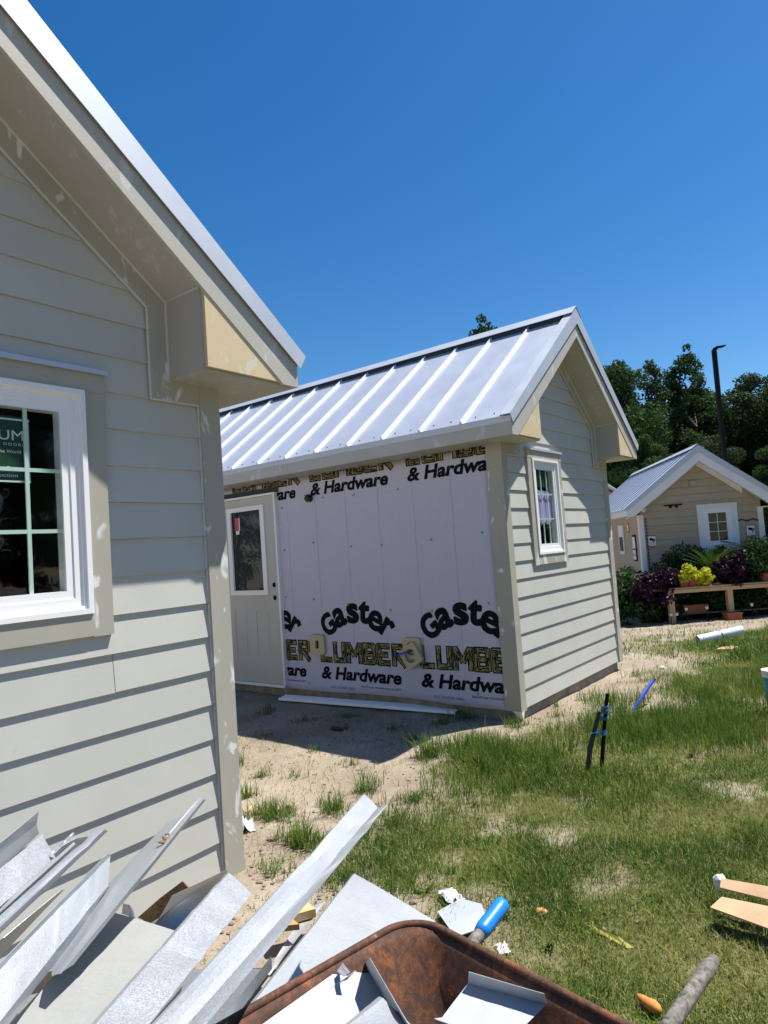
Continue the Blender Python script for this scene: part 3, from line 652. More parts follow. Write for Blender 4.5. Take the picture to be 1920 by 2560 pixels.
# string of lights along the corner and wall
sg = MB(); pts = [(.10, -.045, 2.1-.07*i+.0*i) for i in range(22)]
sg.tube([(p[0]+.008*math.sin(i*2.1), p[1], p[2]) for i, p in enumerate(pts)], .006, 5)
for i, p in enumerate(pts): sg.lump((p[0]+.015, p[1]-.01, p[2]), .014, i, 1)
pts = [(1.92+i*.03, -.045, 1.93+.02*math.sin(i*.9)) for i in range(13)]; sg.tube(pts, .006, 5); 
for i, p in enumerate(pts): sg.lump(p, .014, i, 1)
pts = [(-.06, .1+i*.14, 1.02-.05*math.sin(i*.7)) for i in range(14)]; sg.tube(pts, .008, 5)
for i, p in enumerate(pts): sg.lump(p, .025, i+5, 1)
cot_child(sg, 'string_lights', STEELD)
# ------------------------------------------------------------------ vegetation
def np_mesh(name, V, faces_list, mat, attr=None, smooth=False):
    me = bpy.data.meshes.new(name); me.vertices.add(len(V)); me.vertices.foreach_set('co', np.asarray(V, np.float32).ravel())
    tot = np.concatenate([f.ravel() for f in faces_list]); sizes = np.concatenate([np.full(len(f), f.shape[1]) for f in faces_list])
    me.loops.add(len(tot)); me.loops.foreach_set('vertex_index', tot.astype(np.int32)); me.polygons.add(len(sizes))
    st_ = np.concatenate([[0], np.cumsum(sizes)[:-1]]); me.polygons.foreach_set('loop_start', st_.astype(np.int32)); me.polygons.foreach_set('loop_total', sizes.astype(np.int32))
    me.update(); me.validate()
    if attr is not None:
        a = me.attributes.new('tone', 'FLOAT', 'POINT'); a.data.foreach_set('value', np.asarray(attr, np.float32))
    me.materials.append(mat); return me
def blades(x, y, h, w, tone, lean, z=None, seed=0):
    """curved, tapering blades: 5 vertices each"""
    r = np.random.default_rng(seed); n = len(x); a = r.random(n)*2*np.pi; dx, dy = np.cos(a), np.sin(a)
    b = a+np.pi/2+r.normal(0, .4, n); lx, ly = np.cos(b)*lean*h, np.sin(b)*lean*h
    if z is None: z = ground_z(x, y)-.006
    V = np.zeros((n, 5, 3)); 
    V[:, 0] = np.stack([x-dx*w/2, y-dy*w/2, z], 1); V[:, 1] = np.stack([x+dx*w/2, y+dy*w/2, z], 1)
    up_ = np.sqrt(np.clip(1-lean**2*.8, .05, 1))
    V[:, 2] = np.stack([x+lx*.35+dx*w*.4, y+ly*.35+dy*w*.4, z+h*.6*up_], 1); V[:, 3] = np.stack([x+lx*.35-dx*w*.4, y+ly*.35-dy*w*.4, z+h*.6*up_], 1)
    V[:, 4] = np.stack([x+lx, y+ly, z+h*up_], 1)
    i = np.arange(n)*5; Q = np.stack([i, i+1, i+2, i+3], 1); T = np.stack([i+3, i+2, i+4], 1)
    return V.reshape(-1, 3), Q, T, np.repeat(tone, 5)
def inside_house(x, y):
    res = np.zeros(x.shape, bool)
    for (hx, hy, yw, L) in ((-2.195, 1.198, .6397, 5.2), (.981, 5.505, .6615, 6.3), (5.30, 14.0, 1.71, 5.5)):
        dx, dy = x-hx, y-hy; u = dx*math.sin(yw)+dy*math.cos(yw); v = -dx*math.cos(yw)+dy*math.sin(yw)
        res |= (u > -.03) & (u < W+.03) & (v > -.035) & (v < L)
    return res
def build_grass():
    r = np.random.default_rng(3); parts = []
    def scatter(n, x0, x1, y0, y1, fn): 
        x = r.uniform(x0, x1, n); y = r.uniform(y0, y1, n); k = r.random(n) < fn(x, y); x, y = x[k], y[k]
        k = ~inside_house(x, y); return x[k], y[k]
    # lawn, near to far
    for (n, x0, x1, y0, y1, hs, ws) in ((190000, -1.0, 2.6, 1.6, 3.9, .036, .0030), (210000, -1.0, 4.6, 3.9, 7.2, .044, .0042), (130000, 1.5, 9.5, 7.2, 12.6, .055, .008)):
        x, y = scatter(n, x0, x1, y0, y1, grass_mask); nn = len(x)
        dens = fbm(x, y, 3.0, 77); tall = np.clip((fbm(x, y, 1.4, 91)-.50)*5, 0, 1)
        h = hs*(.45+1.0*r.random(nn)**1.6+.9*np.clip(dens-.42, 0, 1)*2)*(1+1.5*tall*(r.random(nn) < .6)*np.clip((y-2.6)/2, 0, 1))
        tone = np.clip(.52+1.9*(dens-.5)+r.normal(0, .18, nn), .16, .98); dry = r.random(nn) < .19*np.clip(1.4-tall, 0, 1); tone[dry] = r.random(dry.sum())*.18
        parts.append(blades(x, y, h, ws*(.7+.7*r.random(nn)), tone, np.clip(r.normal(.60, .25, nn)+.3*dry, .05, .98), seed=int(n)))
    # tall patch right of the stake
    for cx, cy, rad, n, hh in ((2.0,5.0,.55,2600,.17),(1.5,4.9,.35,900,.14),(2.5,4.7,.5,1600,.15),(.75,4.55,.4,1500,.13),(2.9,6.0,.5,1200,.15),(1.15,3.9,.35,700,.11),(1.9,5.9,.3,600,.15),(3.2,4.4,.6,1500,.15),(.45,4.1,.3,700,.11),(.5,4.9,.25,500,.12)):
        a = r.random(n)*6.283; q = rad*np.sqrt(r.random(n))*(1+.3*np.sin(3*a)); x, y = cx+q*np.cos(a), cy+q*np.sin(a)
        parts.append(blades(x, y, hh*(.4+.8*r.random(n)), .0042*(.7+.6*r.random(n)), np.clip(r.normal(.72, .16, n), .2, 1), np.clip(r.normal(.38, .2, n), .05, .95), seed=n))
    # broad-leaved weeds lying in the lawn, and tall seed stems
    for k in range(260):
        cx, cy = r.uniform(-.4, 3.6), r.uniform(1.9, 6.6)
        if grass_mask(np.array([cx]), np.array([cy]))[0] < .25: continue
        n = 9; a = r.random(n)*6.283; x, y = cx+.012*np.cos(a), cy+.012*np.sin(a)
        parts.append(blades(x, y, .06*(.6+.8*r.random(n)), .012*(.7+.6*r.random(n)), np.full(n, r.uniform(.55, .98)), np.clip(r.normal(.8, .12, n), .4, .97), seed=3000+k))
    n = 240; x, y = r.uniform(-1.1, 3.8, n), r.uniform(2.6, 7.0, n); k = (grass_mask(x, y) > .04) & ~inside_house(x, y); x, y = x[k], y[k]; n = len(x)
    parts.append(blades(x, y, .16+.14*r.random(n), np.full(n, .0028), r.uniform(.05, .7, n), np.clip(r.normal(.3, .15, n), .05, .7), seed=4242))
    # tufts standing in the sand
    tf = [(-.947,4.62,.05,60,.10),(-.963,4.2,.06,90,.13),(-.742,3.87,.13,420,.13),(-.524,3.51,.12,420,.13),(-.408,3.92,.10,200,.13),(-.219,4.22,.11,150,.15),(.199,4.78,.10,280,.18),(-.241,3.58,.14,300,.10),(.058,4.0,.13,260,.09),(-.039,3.69,.15,330,.10),(-1.18,4.96,.05,60,.14),(-.652,5.135,.06,50,.07),(-1.255,6.47,.12,90,.12),(-.842,6.09,.12,90,.07),(-.45,6.12,.08,60,.09),(-.06,5.61,.12,70,.07),(.547,5.71,.12,120,.10),(.092,5.23,.12,90,.08),(.9,5.35,.10,110,.12),(.35,5.6,.10,80,.10),(1.3,5.6,.06,30,.14),(2.45,6.95,.1,70,.10),(-.62,3.2,.1,120,.07),(-.3,3.1,.16,260,.08),(-.05,2.95,.16,260,.07),(1.38,5.95,.05,28,.13),(1.0,5.42,.05,24,.12),(-.7,4.55,.07,40,.08),(-1.1,5.6,.07,30,.08),(-.35,4.75,.1,60,.08),(-.5,2.9,.12,80,.06)]
    for i, (cx, cy, rad, n, hh) in enumerate(tf):
        n = int(n*1.5); a = r.random(n)*6.283; q = rad*r.random(n)**.7*(1+.45*np.sin(2*a+i)+.3*np.sin(5*a+2*i)); x, y = cx+q*np.cos(a), cy+q*np.sin(a)
        parts.append(blades(x, y, hh*(.2+.95*r.random(n)**1.4), .0040*(.7+.6*r.random(n)), np.clip(r.normal(.70, .18, n), .1, 1), np.clip(r.normal(.6, .2, n), .05, .97), seed=i+900))
    # thin weeds and dry litter over the sand
    def f(x, y): return np.clip((fbm(x, y, 2.6, 123)-.42)*4.5, .03, 1)*np.clip((y-1)/1.5, 0, 1)
    x, y = scatter(52000, -2.2, 1.8, 2.4, 8.0, f); nn = len(x); dry = r.random(nn) < .45
    parts.append(blades(x, y, .028*(.4+1.1*r.random(nn)), .0032*(.6+.7*r.random(nn)), np.where(dry, r.random(nn)*.2, np.clip(r.normal(.55, .15, nn), .2, 1)), np.clip(r.normal(.7, .2, nn), .1, .98), seed=7777))
    x, y = scatter(16000, 2.2, 12, 7.0, 13.2, lambda x, y: np.clip((fbm(x*.7, y*1.5, 1.8, 223)-.46)*6, .02, 1)); nn = len(x)
    parts.append(blades(x, y, .05*(.4+1.1*r.random(nn)), .008*(.6+.7*r.random(nn)), np.clip(r.normal(.55, .22, nn), .1, 1), np.clip(r.normal(.55, .2, nn), .1, .98), seed=7778))
    # dry straw litter lying flat in the lawn
    x, y = scatter(7000, -.3, 4.2, 1.6, 6.5, grass_mask); nn = len(x)
    parts.append(blades(x, y, .07*(.4+.9*r.random(nn)), .0025*(.7+.6*r.random(nn)), r.random(nn)*.15, np.clip(r.normal(.93, .06, nn), .6, 1.0), seed=9191))
    off = 0; Vs, Qs, Ts, As = [], [], [], []
    for V, Q, T, A in parts: Vs.append(V); Qs.append(Q+off); Ts.append(T+off); As.append(A); off += len(V)
    me = np_mesh('grass', np.concatenate(Vs), [np.concatenate(Qs), np.concatenate(Ts)], GRASSM, np.concatenate(As))
    o = bpy.data.objects.new('grass', me); COL.objects.link(o); o['kind'] = 'stuff'
    # pebbles, chips and clods in the sand
    mb = MB()
    for i in range(1100):
        x, y = r.uniform(-1.4, 1.6), r.uniform(2.4, 6.4)
        if i < 260: x, y = r.uniform(-1.0, .1), r.uniform(2.6, 4.0)
        if inside_house(np.array([x]), np.array([y]))[0]: continue
        s_ = r.uniform(.003, .011)*(1 if i > 40 else 1.9); mb.lump((x, y, float(ground_z(x, y))+s_*.3), s_, i, 0, (1.2, 1, .6))
    mb.build('pebbles', painted('pebble_grey', (.21,.165,.13), .9, 0, 0), kind='stuff')
build_grass()

def leaf_cloud(centers, radii, per, size, seed, flat=.0):
    r = np.random.default_rng(seed); C = []; Nn = []
    for c, R in zip(centers, radii):
        k = max(8, int(per*R**2)); d = r.normal(size=(k, 3)); d /= np.linalg.norm(d, axis=1)[:, None]; q = R*(.35+.65*r.random(k)**.6)
        C.append(np.array(c)+d*q[:, None]*np.array([1, 1, .75])); Nn.append(d)
    C = np.concatenate(C); Nn = np.concatenate(Nn); n = len(C)
    nr = Nn+r.normal(0, .7, (n, 3)); nr /= np.linalg.norm(nr, axis=1)[:, None]
    t = np.cross(nr, r.normal(size=(n, 3))); t /= np.linalg.norm(t, axis=1)[:, None]; b = np.cross(nr, t)
    s_ = (size*(.6+.8*r.random(n)))[:, None]
    V = np.stack([C-t*s_*.5, C+b*s_*.32, C+t*s_*.5, C-b*s_*.32], 1).reshape(-1, 3); i = np.arange(n)*4
    return V, np.stack([i, i+1, i+2, i+3], 1)
def tree_meshes(seed, h, rad, mat, leaf=.135, base=.10, style='round', per=1000):
    r = np.random.default_rng(seed); cs, rs = [], []; br = MB()
    n = 80 if style == 'round' else 72
    trunk = [(0, 0, -.3)]+[(r.normal(0, .05*k), r.normal(0, .05*k), h*k/8) for k in range(1, 7)]
    br.tube(trunk, [h*.020*(1-.15*k) for k in range(7)], 8)
    for i in range(n):
        t = base+(1-base)*((i+.5)/n)**.9; prof = math.sin(min(1, (t-base)/(1-base)*1.02)*math.pi)**.5*(1-.25*t) if style == 'round' else (1-((t-base)/(1-base)))**.65+.08
        a = r.random()*6.283; q = rad*prof*math.sqrt(r.random())*.95; c = (q*math.cos(a), q*math.sin(a), h*t*.97+r.normal(0, .12)); R = rad*(.20+.20*r.random())*(1.0 if style == 'round' else .85)*(.55+.45*prof)
        cs.append(c); rs.append(R)
        if i % 4 == 0: k = max(1, min(6, int(t*7))); p = trunk[k]; br.tube([p, ((p[0]+c[0])/2, (p[1]+c[1])/2, (p[2]+c[2])/2-.1), c], [h*.007, h*.004, h*.002], 5)
    V, Q = leaf_cloud(cs, rs, per, leaf, seed)
    return np_mesh('crown', V, [Q], mat), br.mesh('trunk')
VAR = [tree_meshes(1, 10, 2.4, LEAF[0]), tree_meshes(2, 10, 1.9, LEAF[1], style='cone'), tree_meshes(3, 9, 2.5, LEAF[1]), tree_meshes(4, 9, 2.0, LEAF[0], style='cone'), tree_meshes(5, 8, 2.3, LEAF[2])]
for c, t in VAR: t.materials.append(BARK)
def tree(x, y, var, s, rz, label, zs=1.0, group=None):
    z = float(base_z(x, y)); T = empty('tree', (x, y, z), rz, label, 'tree', group); T.scale = (s, s, s*zs)
    for me, nm in zip(VAR[var], ('crown', 'trunk')):
        o = bpy.data.objects.new(nm, me); COL.objects.link(o); o.parent = T
G_T = 'trees behind the cottage'
tree(10.3, 28.0, 0, .93, .3, 'broad dark leafy tree just right of the middle roof, behind the cottage', group=G_T)
tree(8.6, 29.5, 2, .98, 2.2, 'tree mostly hidden behind the right slope of the middle roof', group=G_T)
tree(12.6, 30.0, 1, .97, 1.1, 'narrow pointed tree above the left half of the cottage roof', group=G_T)
tree(14.2, 30.5, 3, 1.12, 2.0, 'tall pointed tree directly left of the dark light pole', group=G_T)
tree(15.6, 32.0, 3, .98, 4.0, 'thin tree seen through the gap right behind the light pole', group=G_T)
tree(17.0, 30.0, 2, .97, .7, 'rounded tree right of the light pole', group=G_T)
tree(19.0, 30.0, 0, .92, 5.0, 'tall tree at the right edge of the treeline', group=G_T)
tree(11.4, 33.0, 2, .92, 3.0, 'tree filling the back row between the broad tree and the pointed tree', group=G_T)
tree(17.2, 27.0, 4, .62, 1.0, 'bright yellow-green young tree behind the right end of the cottage roof', group=G_T)
tree(13.4, 27.0, 2, .62, 2.7, 'low grey-green tree rising behind the cottage ridge', group=G_T)
tree(15.4, 26.0, 0, .52, 3.7, 'low dark tree at the foot of the light pole', group=G_T)
tree(13.0, 34.0, 0, .88, 1.9, 'dark tree of the back row filling the gap between the two pointed trees', group=G_T)
tree(15.2, 31.5, 1, .90, 5.1, 'thin dark tree touching the light pole on its left', group=G_T)
tree(16.3, 32.5, 0, .86, 4.4, 'dark tree touching the light pole on its right', group=G_T)
tree(15.9, 34.5, 2, 1.0, 2.9, 'dark tree of the back row directly behind the light pole', group=G_T)
tree(18.6, 34.0, 0, .85, 3.3, 'dark tree of the back row near the right edge', group=G_T)
tree(9.7, 25.0, 0, .58, 5.2, 'low dark tree behind the left end of the cottage roof', group=G_T)
tree(5.8, 35.0, 3, 1.50, .4, 'treetop showing above the metal roof ridge of the middle house', group=G_T)
tree(1.2, 33.0, 1, 1.02, .9, 'tiny treetop poking over the middle of the metal ridge', group=G_T)
for i, (x, y, v_, s_) in enumerate([(24, 22, 0, .9), (27, 15, 2, 1.0), (28, 9, 1, 1.0), (27, 3, 0, .95), (26, -3, 2, 1), (23, -9, 4, 1), (18, -15, 0, 1), (10, -19, 2, 1), (2, -20, 1, 1.1), (-7, -18, 0, 1), (-15, -12, 2, 1), (-19, -3, 4, 1), (-20, 7, 0, 1), (-17, 17, 2, 1), (22, 27, 3, 1), (25.5, 18.5, 0, 1.1), (28.5, 12, 2, 1.1), (23.5, 25, 2, 1.1), (29, 20, 0, 1.4), (31, 6, 3, 1.2), (30, 12, 0, 1.2), (29, 0, 3, 1.2)]):  # unseen trees, added so that glass and metal have foliage to reflect
    tree(x, y, v_, s_, i*1.3, 'unseen tree added for reflections, standing outside the picture, round the edge of the site', group='unseen trees added for reflections')
# undergrowth at the foot of the trees
r_ = np.random.default_rng(8); cs = [(x, 25.5+r_.random()*3, r_.uniform(.2, 2.2)) for x in np.linspace(5, 24, 90)]
V, Q = leaf_cloud(cs, [r_.uniform(.6, 1.1) for _ in cs], 150, .16, 9); me = np_mesh('undergrowth', V, [Q], LEAF[1]); o = bpy.data.objects.new('undergrowth', me); COL.objects.link(o); o['kind'] = 'stuff'

# ---- plants in front of the cottage
def shrub(name, c, R, n, leaf, mat, label, per=1300, sq=(1,1,.8), pot=None, cat='plant', group=None):
    r = np.random.default_rng(n+int(c[0]*10)); T = empty(name, c, 0, label, cat, group)
    cs = [tuple((r.normal(0, .42, 3)*R*np.array(sq))) for _ in range(n)]; V, Q = leaf_cloud(cs, [R*r.uniform(.3, .5) for _ in cs], per/R, leaf, n)
    V[:, 2] += R*sq[2]*.7
    o = bpy.data.objects.new('foliage', np_mesh('foliage', V, [Q], mat)); COL.objects.link(o); o.parent = T
    MB().tube([(0, 0, -.02), (.01, .0, R*.6)], .012, 6).build('stem', BARK, T)
    return T
def fronds(name, c, n, Lf, wd, mat, label, droop=.5, leafw=.02, up0=.9, seed=0):
    r = random.Random(seed); T = empty(name, c, 0, label, 'plant'); 
    for i in range(n):
        a = i*2.4+r.uniform(-.2, .2); el = up0*r.uniform(.45, 1.0); mb = MB(); pts = []
        for k in range(9):
            t = k/8; rr_ = Lf*t*math.cos(el*(1-droop*t)); z = Lf*(t*math.sin(el)-droop*t*t*.55); pts.append(Vector((math.cos(a)*rr_, math.sin(a)*rr_, z)))
        mb.tube(pts, .005, 4)
        for k in range(1, 9):
            for q in (0, .5):
                p = pts[k-1].lerp(pts[k], q); d = (pts[k]-pts[k-1]).normalized(); sd_ = d.cross(Vector((0,0,1))).normalized(); wl = wd*math.sin(min(1, (k+q)/9)*math.pi)**.5
                for s_ in (-1, 1):
                    tip = p+sd_*s_*wl+d*wl*.6; mb.add([p-d*leafw*.4, p+d*leafw*.6, tip], [(0,1,2)])
        mb.build('frond', mat, T)
    return T
ZG = -.29; ZT = .375
shrub('shrub', (5.12, 12.78, .22), .37, 50, .065, PURPLE, 'large dark purple-leaved shrub at the left end of the plant bench', sq=(1.15,.7,.75))
shrub('shrub', (4.72, 12.9, -.02), .24, 14, .06, PURPLE, 'low purple shrub trailing towards the ground below the cottage corner', sq=(1,.7,1))
shrub('shrub', (6.55, 12.85, .42), .36, 44, .07, PURPLE, 'bushy purple-leaved plant on the bench right of the centre post', sq=(1.1,.7,.8))
shrub('potted_plant', (5.62, 12.68, .42), .24, 22, .07, YLEAF, 'bright yellow-green plant in a terracotta box on the bench', sq=(1.0,.6,.8))
shrub('potted_plant', (5.94, 12.70, .42), .19, 16, .065, YLEAF, 'smaller yellow-green plant trailing beside the bright one', sq=(1.0,.6,.9))
fronds('sago_palm', (6.30, 13.15, .62), 34, .62, .07, PALM, 'bright green sago palm with stiff fronds in front of the cottage window', .35, .018, 1.2, 2)
fronds('palm', (6.45, 13.6, .75), 22, .62, .08, FERN, 'dark feathery palm under the cottage window', .6, .02, 1.2, 3)
shrub('shrub', (6.1, 13.5, .35), .50, 50, .06, FERN, 'dark green bush filling the space below the cottage window', sq=(1.2,.6,.8))
fronds('fern', (5.45, 13.5, .55), 18, .42, .06, FERN, 'dark fern against the tan wall left of the window', .6, .02, 1.0, 4)
fronds('palm', (7.30, 13.2, .75), 40, .75, .12, FERN, 'large feathery palm at the right corner of the cottage', .7, .02, 1.3, 5)
fronds('palm', (7.75, 12.9, .55), 26, .60, .09, FERN, 'fern palm spilling over the planter at the right edge', .7, .02, 1.1, 6)
shrub('shrub', (7.15, 13.0, .42), .48, 50, .06, FERN, 'green leafy bush on the bench beside the long terracotta planter', sq=(1.1,.7,.8))
shrub('shrub', (7.9, 13.2, .9), .34, 14, .07, LEAF[2], 'yellow-green bush at the right picture edge beside the cottage', sq=(1,.8,1))
shrub('shrub', (4.55, 13.1, -.25), .45, 40, .08, FERN, 'green weedy bush beside the middle house against the cottage side wall', sq=(.8,.8,1.2))
shrub('shrub', (5.8, 13.30, -.25), .48, 60, .07, FERN, 'dark plants growing under the left half of the bench', sq=(1.6,.7,.8))
shrub('shrub', (6.9, 13.30, -.25), .48, 60, .07, FERN, 'dark plants growing under the right half of the bench', sq=(1.7,.7,.8))
# broad elephant-ear leaf
T = empty('broad_leaf_plant', (5.98, 12.95, .40), 0, 'plant with two broad bright green leaves above the yellow one', 'plant')
for a, L_, el in ((2.6, .30, .8), (.5, .32, .75), (1.5, .22, 1.1)):
    mb = MB(); tip = Vector((math.cos(a)*L_*.7, -.08, L_*el)); mb.tube([(0,0,0), tip*.6+Vector((0,0,.03)), tip], .008, 5)
    d = Vector((math.cos(a), -.35, -.1)).normalized(); sd_ = d.cross(Vector((0,-.5,1))).normalized(); P = [tip-d*.07]
    for t, w_ in ((0, .07), (.08, .085), (.16, .06), (.24, 0)): P.append(tip+d*t+sd_*w_-Vector((0,0,t*t*1.4)))
    for t, w_ in ((.16, .06), (.08, .085), (0, .07)): P.append(tip+d*t-sd_*w_-Vector((0,0,t*t*1.4)))
    mb.add(P, [(0,1,2,6+1),(7,2,6),(2,3,6),(3,5,6),(3,4,5)]); mb.build('leaf', PALM, T)
T = empty('plant_bench', (4.9, 12.62, ZG), 0, 'long pine plant bench on square posts in front of the tan cottage', 'bench')
for i in range(5): MB().box(-.05, .02+i*.165, ZT-ZG-.035, 3.6, .02+i*.165+.145, ZT-ZG-.002).build('top_board', PINE, T)
MB().box(.28, -.005, ZT-ZG-.10, 3.6, .018, ZT-ZG-.036).build('apron', PINE, T)
for x in (.30, 1.40, 2.50, 3.5):
    for y in (.02, .70): MB().box(x, y, -.05, x+.10, y+.09, ZT-ZG-.037).build('post', PINE, T)
MB().box(.42, .30, .12, 3.5, .55, .145).build('shelf', GREYW, T)
def planter(x, y, z, w, d, h, label, n='planter'):
    T = empty(n, (x, y, z), 0, label, 'planter'); t = .015
    MB().prism([(-w/2+.02, -d/2+.02), (w/2-.02, -d/2+.02), (w/2, -d/2), (w/2, d/2)], 0, .001, lambda p, q, e: (p, q, e)) 
    b = MB(); b.box(-w/2, -d/2, 0, w/2, -d/2+t, h).box(-w/2, d/2-t, 0, w/2, d/2, h).box(-w/2, -d/2+t, 0, -w/2+t, d/2-t, h).box(w/2-t, -d/2+t, 0, w/2, d/2-t, h).box(-w/2+t, -d/2+t, 0, w/2-t, d/2-t, .02); b.build('box', TERRA, T)
    MB().box(-w/2-.01, -d/2-.01, h-.02, w/2+.01, -d/2-.0005, h+.01).box(-w/2-.01, d/2+.0005, h-.02, w/2+.01, d/2+.01, h+.01).build('rim', TERRA, T)
    MB().box(-w/2+t+.001, -d/2+t+.001, .021, w/2-t-.001, d/2-t-.001, h-.03).build('soil', DARKIN, T)
planter(5.72, 12.80, ZT, .50, .20, .13, 'terracotta box under the yellow-green plants on the bench')
planter(7.45, 12.85, ZT, .80, .22, .15, 'long terracotta planter at the right end of the bench')
planter(5.80, 12.98, ZG+.15, .45, .20, .14, 'dark terracotta box on the shelf below the bench')
planter(6.28, 12.50, ZG, .26, .2, .15, 'reddish pot on the ground beside the centre post')
for i, (x, lb) in enumerate(((5.13, 'leftmost of the small solar path lights, at the left bench post'), (5.24, 'short solar path light just right of the left bench post'), (5.42, 'solar path light under the yellow-green plant'), (5.80, 'solar path light midway between the two front bench posts'), (6.63, 'solar path light right of the centre bench post'), (6.98, 'rightmost solar path light, near the picture edge'))):
    T = empty('path_light', (x, 12.45, float(base_z(x, 12.45))), 0, lb, 'garden light', 'solar path lights in front of the bench'); h = .16 if i < 2 else .24
    MB().tube([(0,0,-.02), (0,0,h)], .009, 6).build('stake', STEELD, T)
    MB().tube([(0,0,h), (0,0,h+.05)], [.020, .030], 10).build('lens', CAULK, T); MB().tube([(0,0,h+.05), (0,0,h+.062)], [.042, .02], 12).build('cap', STEELD, T)
# toy pinwheel above the yellow plant
T = empty('pinwheel', (5.72, 12.85, ZT+.13), 0, 'multicoloured pinwheel above the yellow-green plant', 'toy'); MB().tube([(0,0,0), (0,0,.26)], .004, 6).build('stick', SIGNW, T)
for i, c in enumerate(((.02,.5,.4),(.7,.15,.05),(.03,.25,.6),(.6,.4,.02))):
    a = i*math.pi/2+.5; MB().add([(0,-.02,.26), (.075*math.cos(a), -.03, .26+.075*math.sin(a)), (.06*math.cos(a+.8), -.045, .26+.06*math.sin(a+.8))], [(0,1,2)]).build('vane', M('vane_colour', c, .4), T)
# far white-roofed shed, light pole
T = empty('shed', (7.3, 22.0, -.3), -.15, 'distant white metal-roofed shed left of the tan cottage', 'shed')
MB().box(-1.6, 0, 0, .9, 4, 2.4).build('wall', TAN, T)
for s in (-1, 1): MB().prism([(-.35, 3.62), (-.35+s*1.55, 2.45), (-.35+s*1.55, 2.50), (-.35, 3.67)], -.3, 4.2, uvz).build('roof_slope', SIGNW, T)
MB().prism([(-1.6, 2.4), (.9, 2.4), (-.35, 3.62)], 0, .05, uvz).build('gable', TAN, T)
for i in range(7):
    MB().bar((-.35+1.55*.98, -.25+i*.65, 2.49+.02), (-.35, -.25+i*.65, 3.70), .04, .03).build('roof_rib', SIGNW, T)
T = empty('light_pole', (9.25, 18.0, -.3), 0, 'dark parking-lot light pole rising behind the tan cottage', 'light pole')
MB().box(-.05, -.05, 0, .05, .05, 6.55).build('pole', STEELD, T); MB().box(-.11, -.11, -.05, .11, .11, .12).build('base', STEELD, T)
MB().box(-.03, -.03, 6.551, .09, .03, 6.59).build('arm', STEELD, T)
MB().prism([(.02, 6.595), (.29, 6.625), (.30, 6.65), (.03, 6.63)], -.10, .10, uvz).build('lamp_head', STEELD, T)
# ------------------------------------------------------------------ loose objects on the ground
def gz(x, y): return float(ground_z(x, y))
def vec_obj(name, a, b, label, cat): 
    a, b = Vector(a), Vector(b); return empty(name, a, 0, label, cat), b-a
# white vinyl trim lying along the wall
T, d = vec_obj('trim_strip', (-1.176, 6.99, gz(-1.17, 6.99)+.012), (.518, 5.879, gz(.5, 5.88)+.012), 'long white vinyl trim strip lying on the sand below the wrap', 'trim strip')
dn = d.normalized(); sd2 = dn.cross(Vector((0,0,1)))
mb = MB(); prof = [(-.055, .0), (-.050, .035), (-.020, .022), (.0, .030), (.025, .018), (.052, .026), (.058, .0)]
for t in (0, 1): mb.v += [tuple(dn*d.length*t+sd2*p+Vector((0,0,q))) for p, q in prof]
n = len(prof); mb.f += [(i, i+1, n+i+1, n+i) for i in range(n-1)]
o = mb.build('profile', VINYL, T); o.modifiers.new('s', 'SOLIDIFY').thickness = .003
# tied stakes
T = empty('tied_stakes', (1.2, 4.23, gz(1.2, 4.23)), 0, 'two dark stakes tied together with blue twine standing in the grass', 'stake')
MB().tube([(.025, .016, -.05), (.078, .034, .25), (.117, .04, .455)], [.013, .0125, .012], 8).build('stake', STEELD, T)
MB().tube([(-.075, -.035, -.05), (-.035, -.01, .14), (.055, .03, .35)], [.017, .016, .012], 8).build('stake', BLACKP, T)
mb = MB(); 
for z, R, n in ((.34, .024, 5), (.30, .024, 4), (.37, .020, 3)):
    for k in range(n):
        zz = z+k*.006; c = Vector((.04+zz*.14, .032, zz)); mb.tube([c+Vector((R*math.cos(a*.7+k), R*math.sin(a*.7+k), .003*math.sin(a+k))) for a in range(10)], .0022, 4)
for k in range(4): mb.tube([(-.02, .0, .205+k*.008), (.03, -.01, .212+k*.008), (.09, .03, .208+k*.008), (.04, .055, .210+k*.008), (-.02, .0, .205+k*.008)], .0022, 4)
mb.tube([(.10, .02, .375), (.125, .01, .38), (.135, .0, .35), (.11, .01, .345)], .0035, 4)
mb.build('twine', M('blue_twine', (.03,.14,.26), .7), T)
# blue pipe stub
T = empty('blue_pipe', (1.943, 5.638, gz(1.94, 5.64)), 0, 'thin blue plastic pipe leaning out of the grass beside the gable', 'pipe')
MB().tube([(-.04, -.03, -.03), (.13, .105, .095), (.263, .21, .185)], .0155, 10).build('pipe', BLUEP, T); MB().tube([(.263, .21, .185), (.276, .22, .194)], .0165, 10).build('end', BLACKP, T)
# pvc pipe
T = empty('pvc_pipe', (3.88, 8.66, gz(3.9, 8.7)+.06), 0, 'short length of white PVC sewer pipe lying in the grass', 'pipe')
def hollow(mb, a, b, r0, r1, n=24):
    a, b = Vector(a), Vector(b); d = (b-a).normalized(); s1 = d.cross(Vector((0,0,1))).normalized(); s2 = s1.cross(d); o = len(mb.v)
    for p, r in ((a, r0), (b, r0), (b, r1), (a, r1)):
        for k in range(n): t = 2*math.pi*k/n; mb.v.append(tuple(p+(s1*math.cos(t)+s2*math.sin(t))*r))
    for j in range(4):
        for k in range(n): mb.f.append((o+j*n+k, o+j*n+(k+1) % n, o+((j+1) % 4)*n+(k+1) % n, o+((j+1) % 4)*n+k))
mb = MB(); hollow(mb, (0, 0, 0), (.60, .06, .075), .060, .053); mb.build('pipe', PVC, T, smooth=False)
mb = MB(); hollow(mb, (.30, .03, .037), (.315, .0315, .039), .0625, .0602); mb.build('joint_ring', GREYW, T)
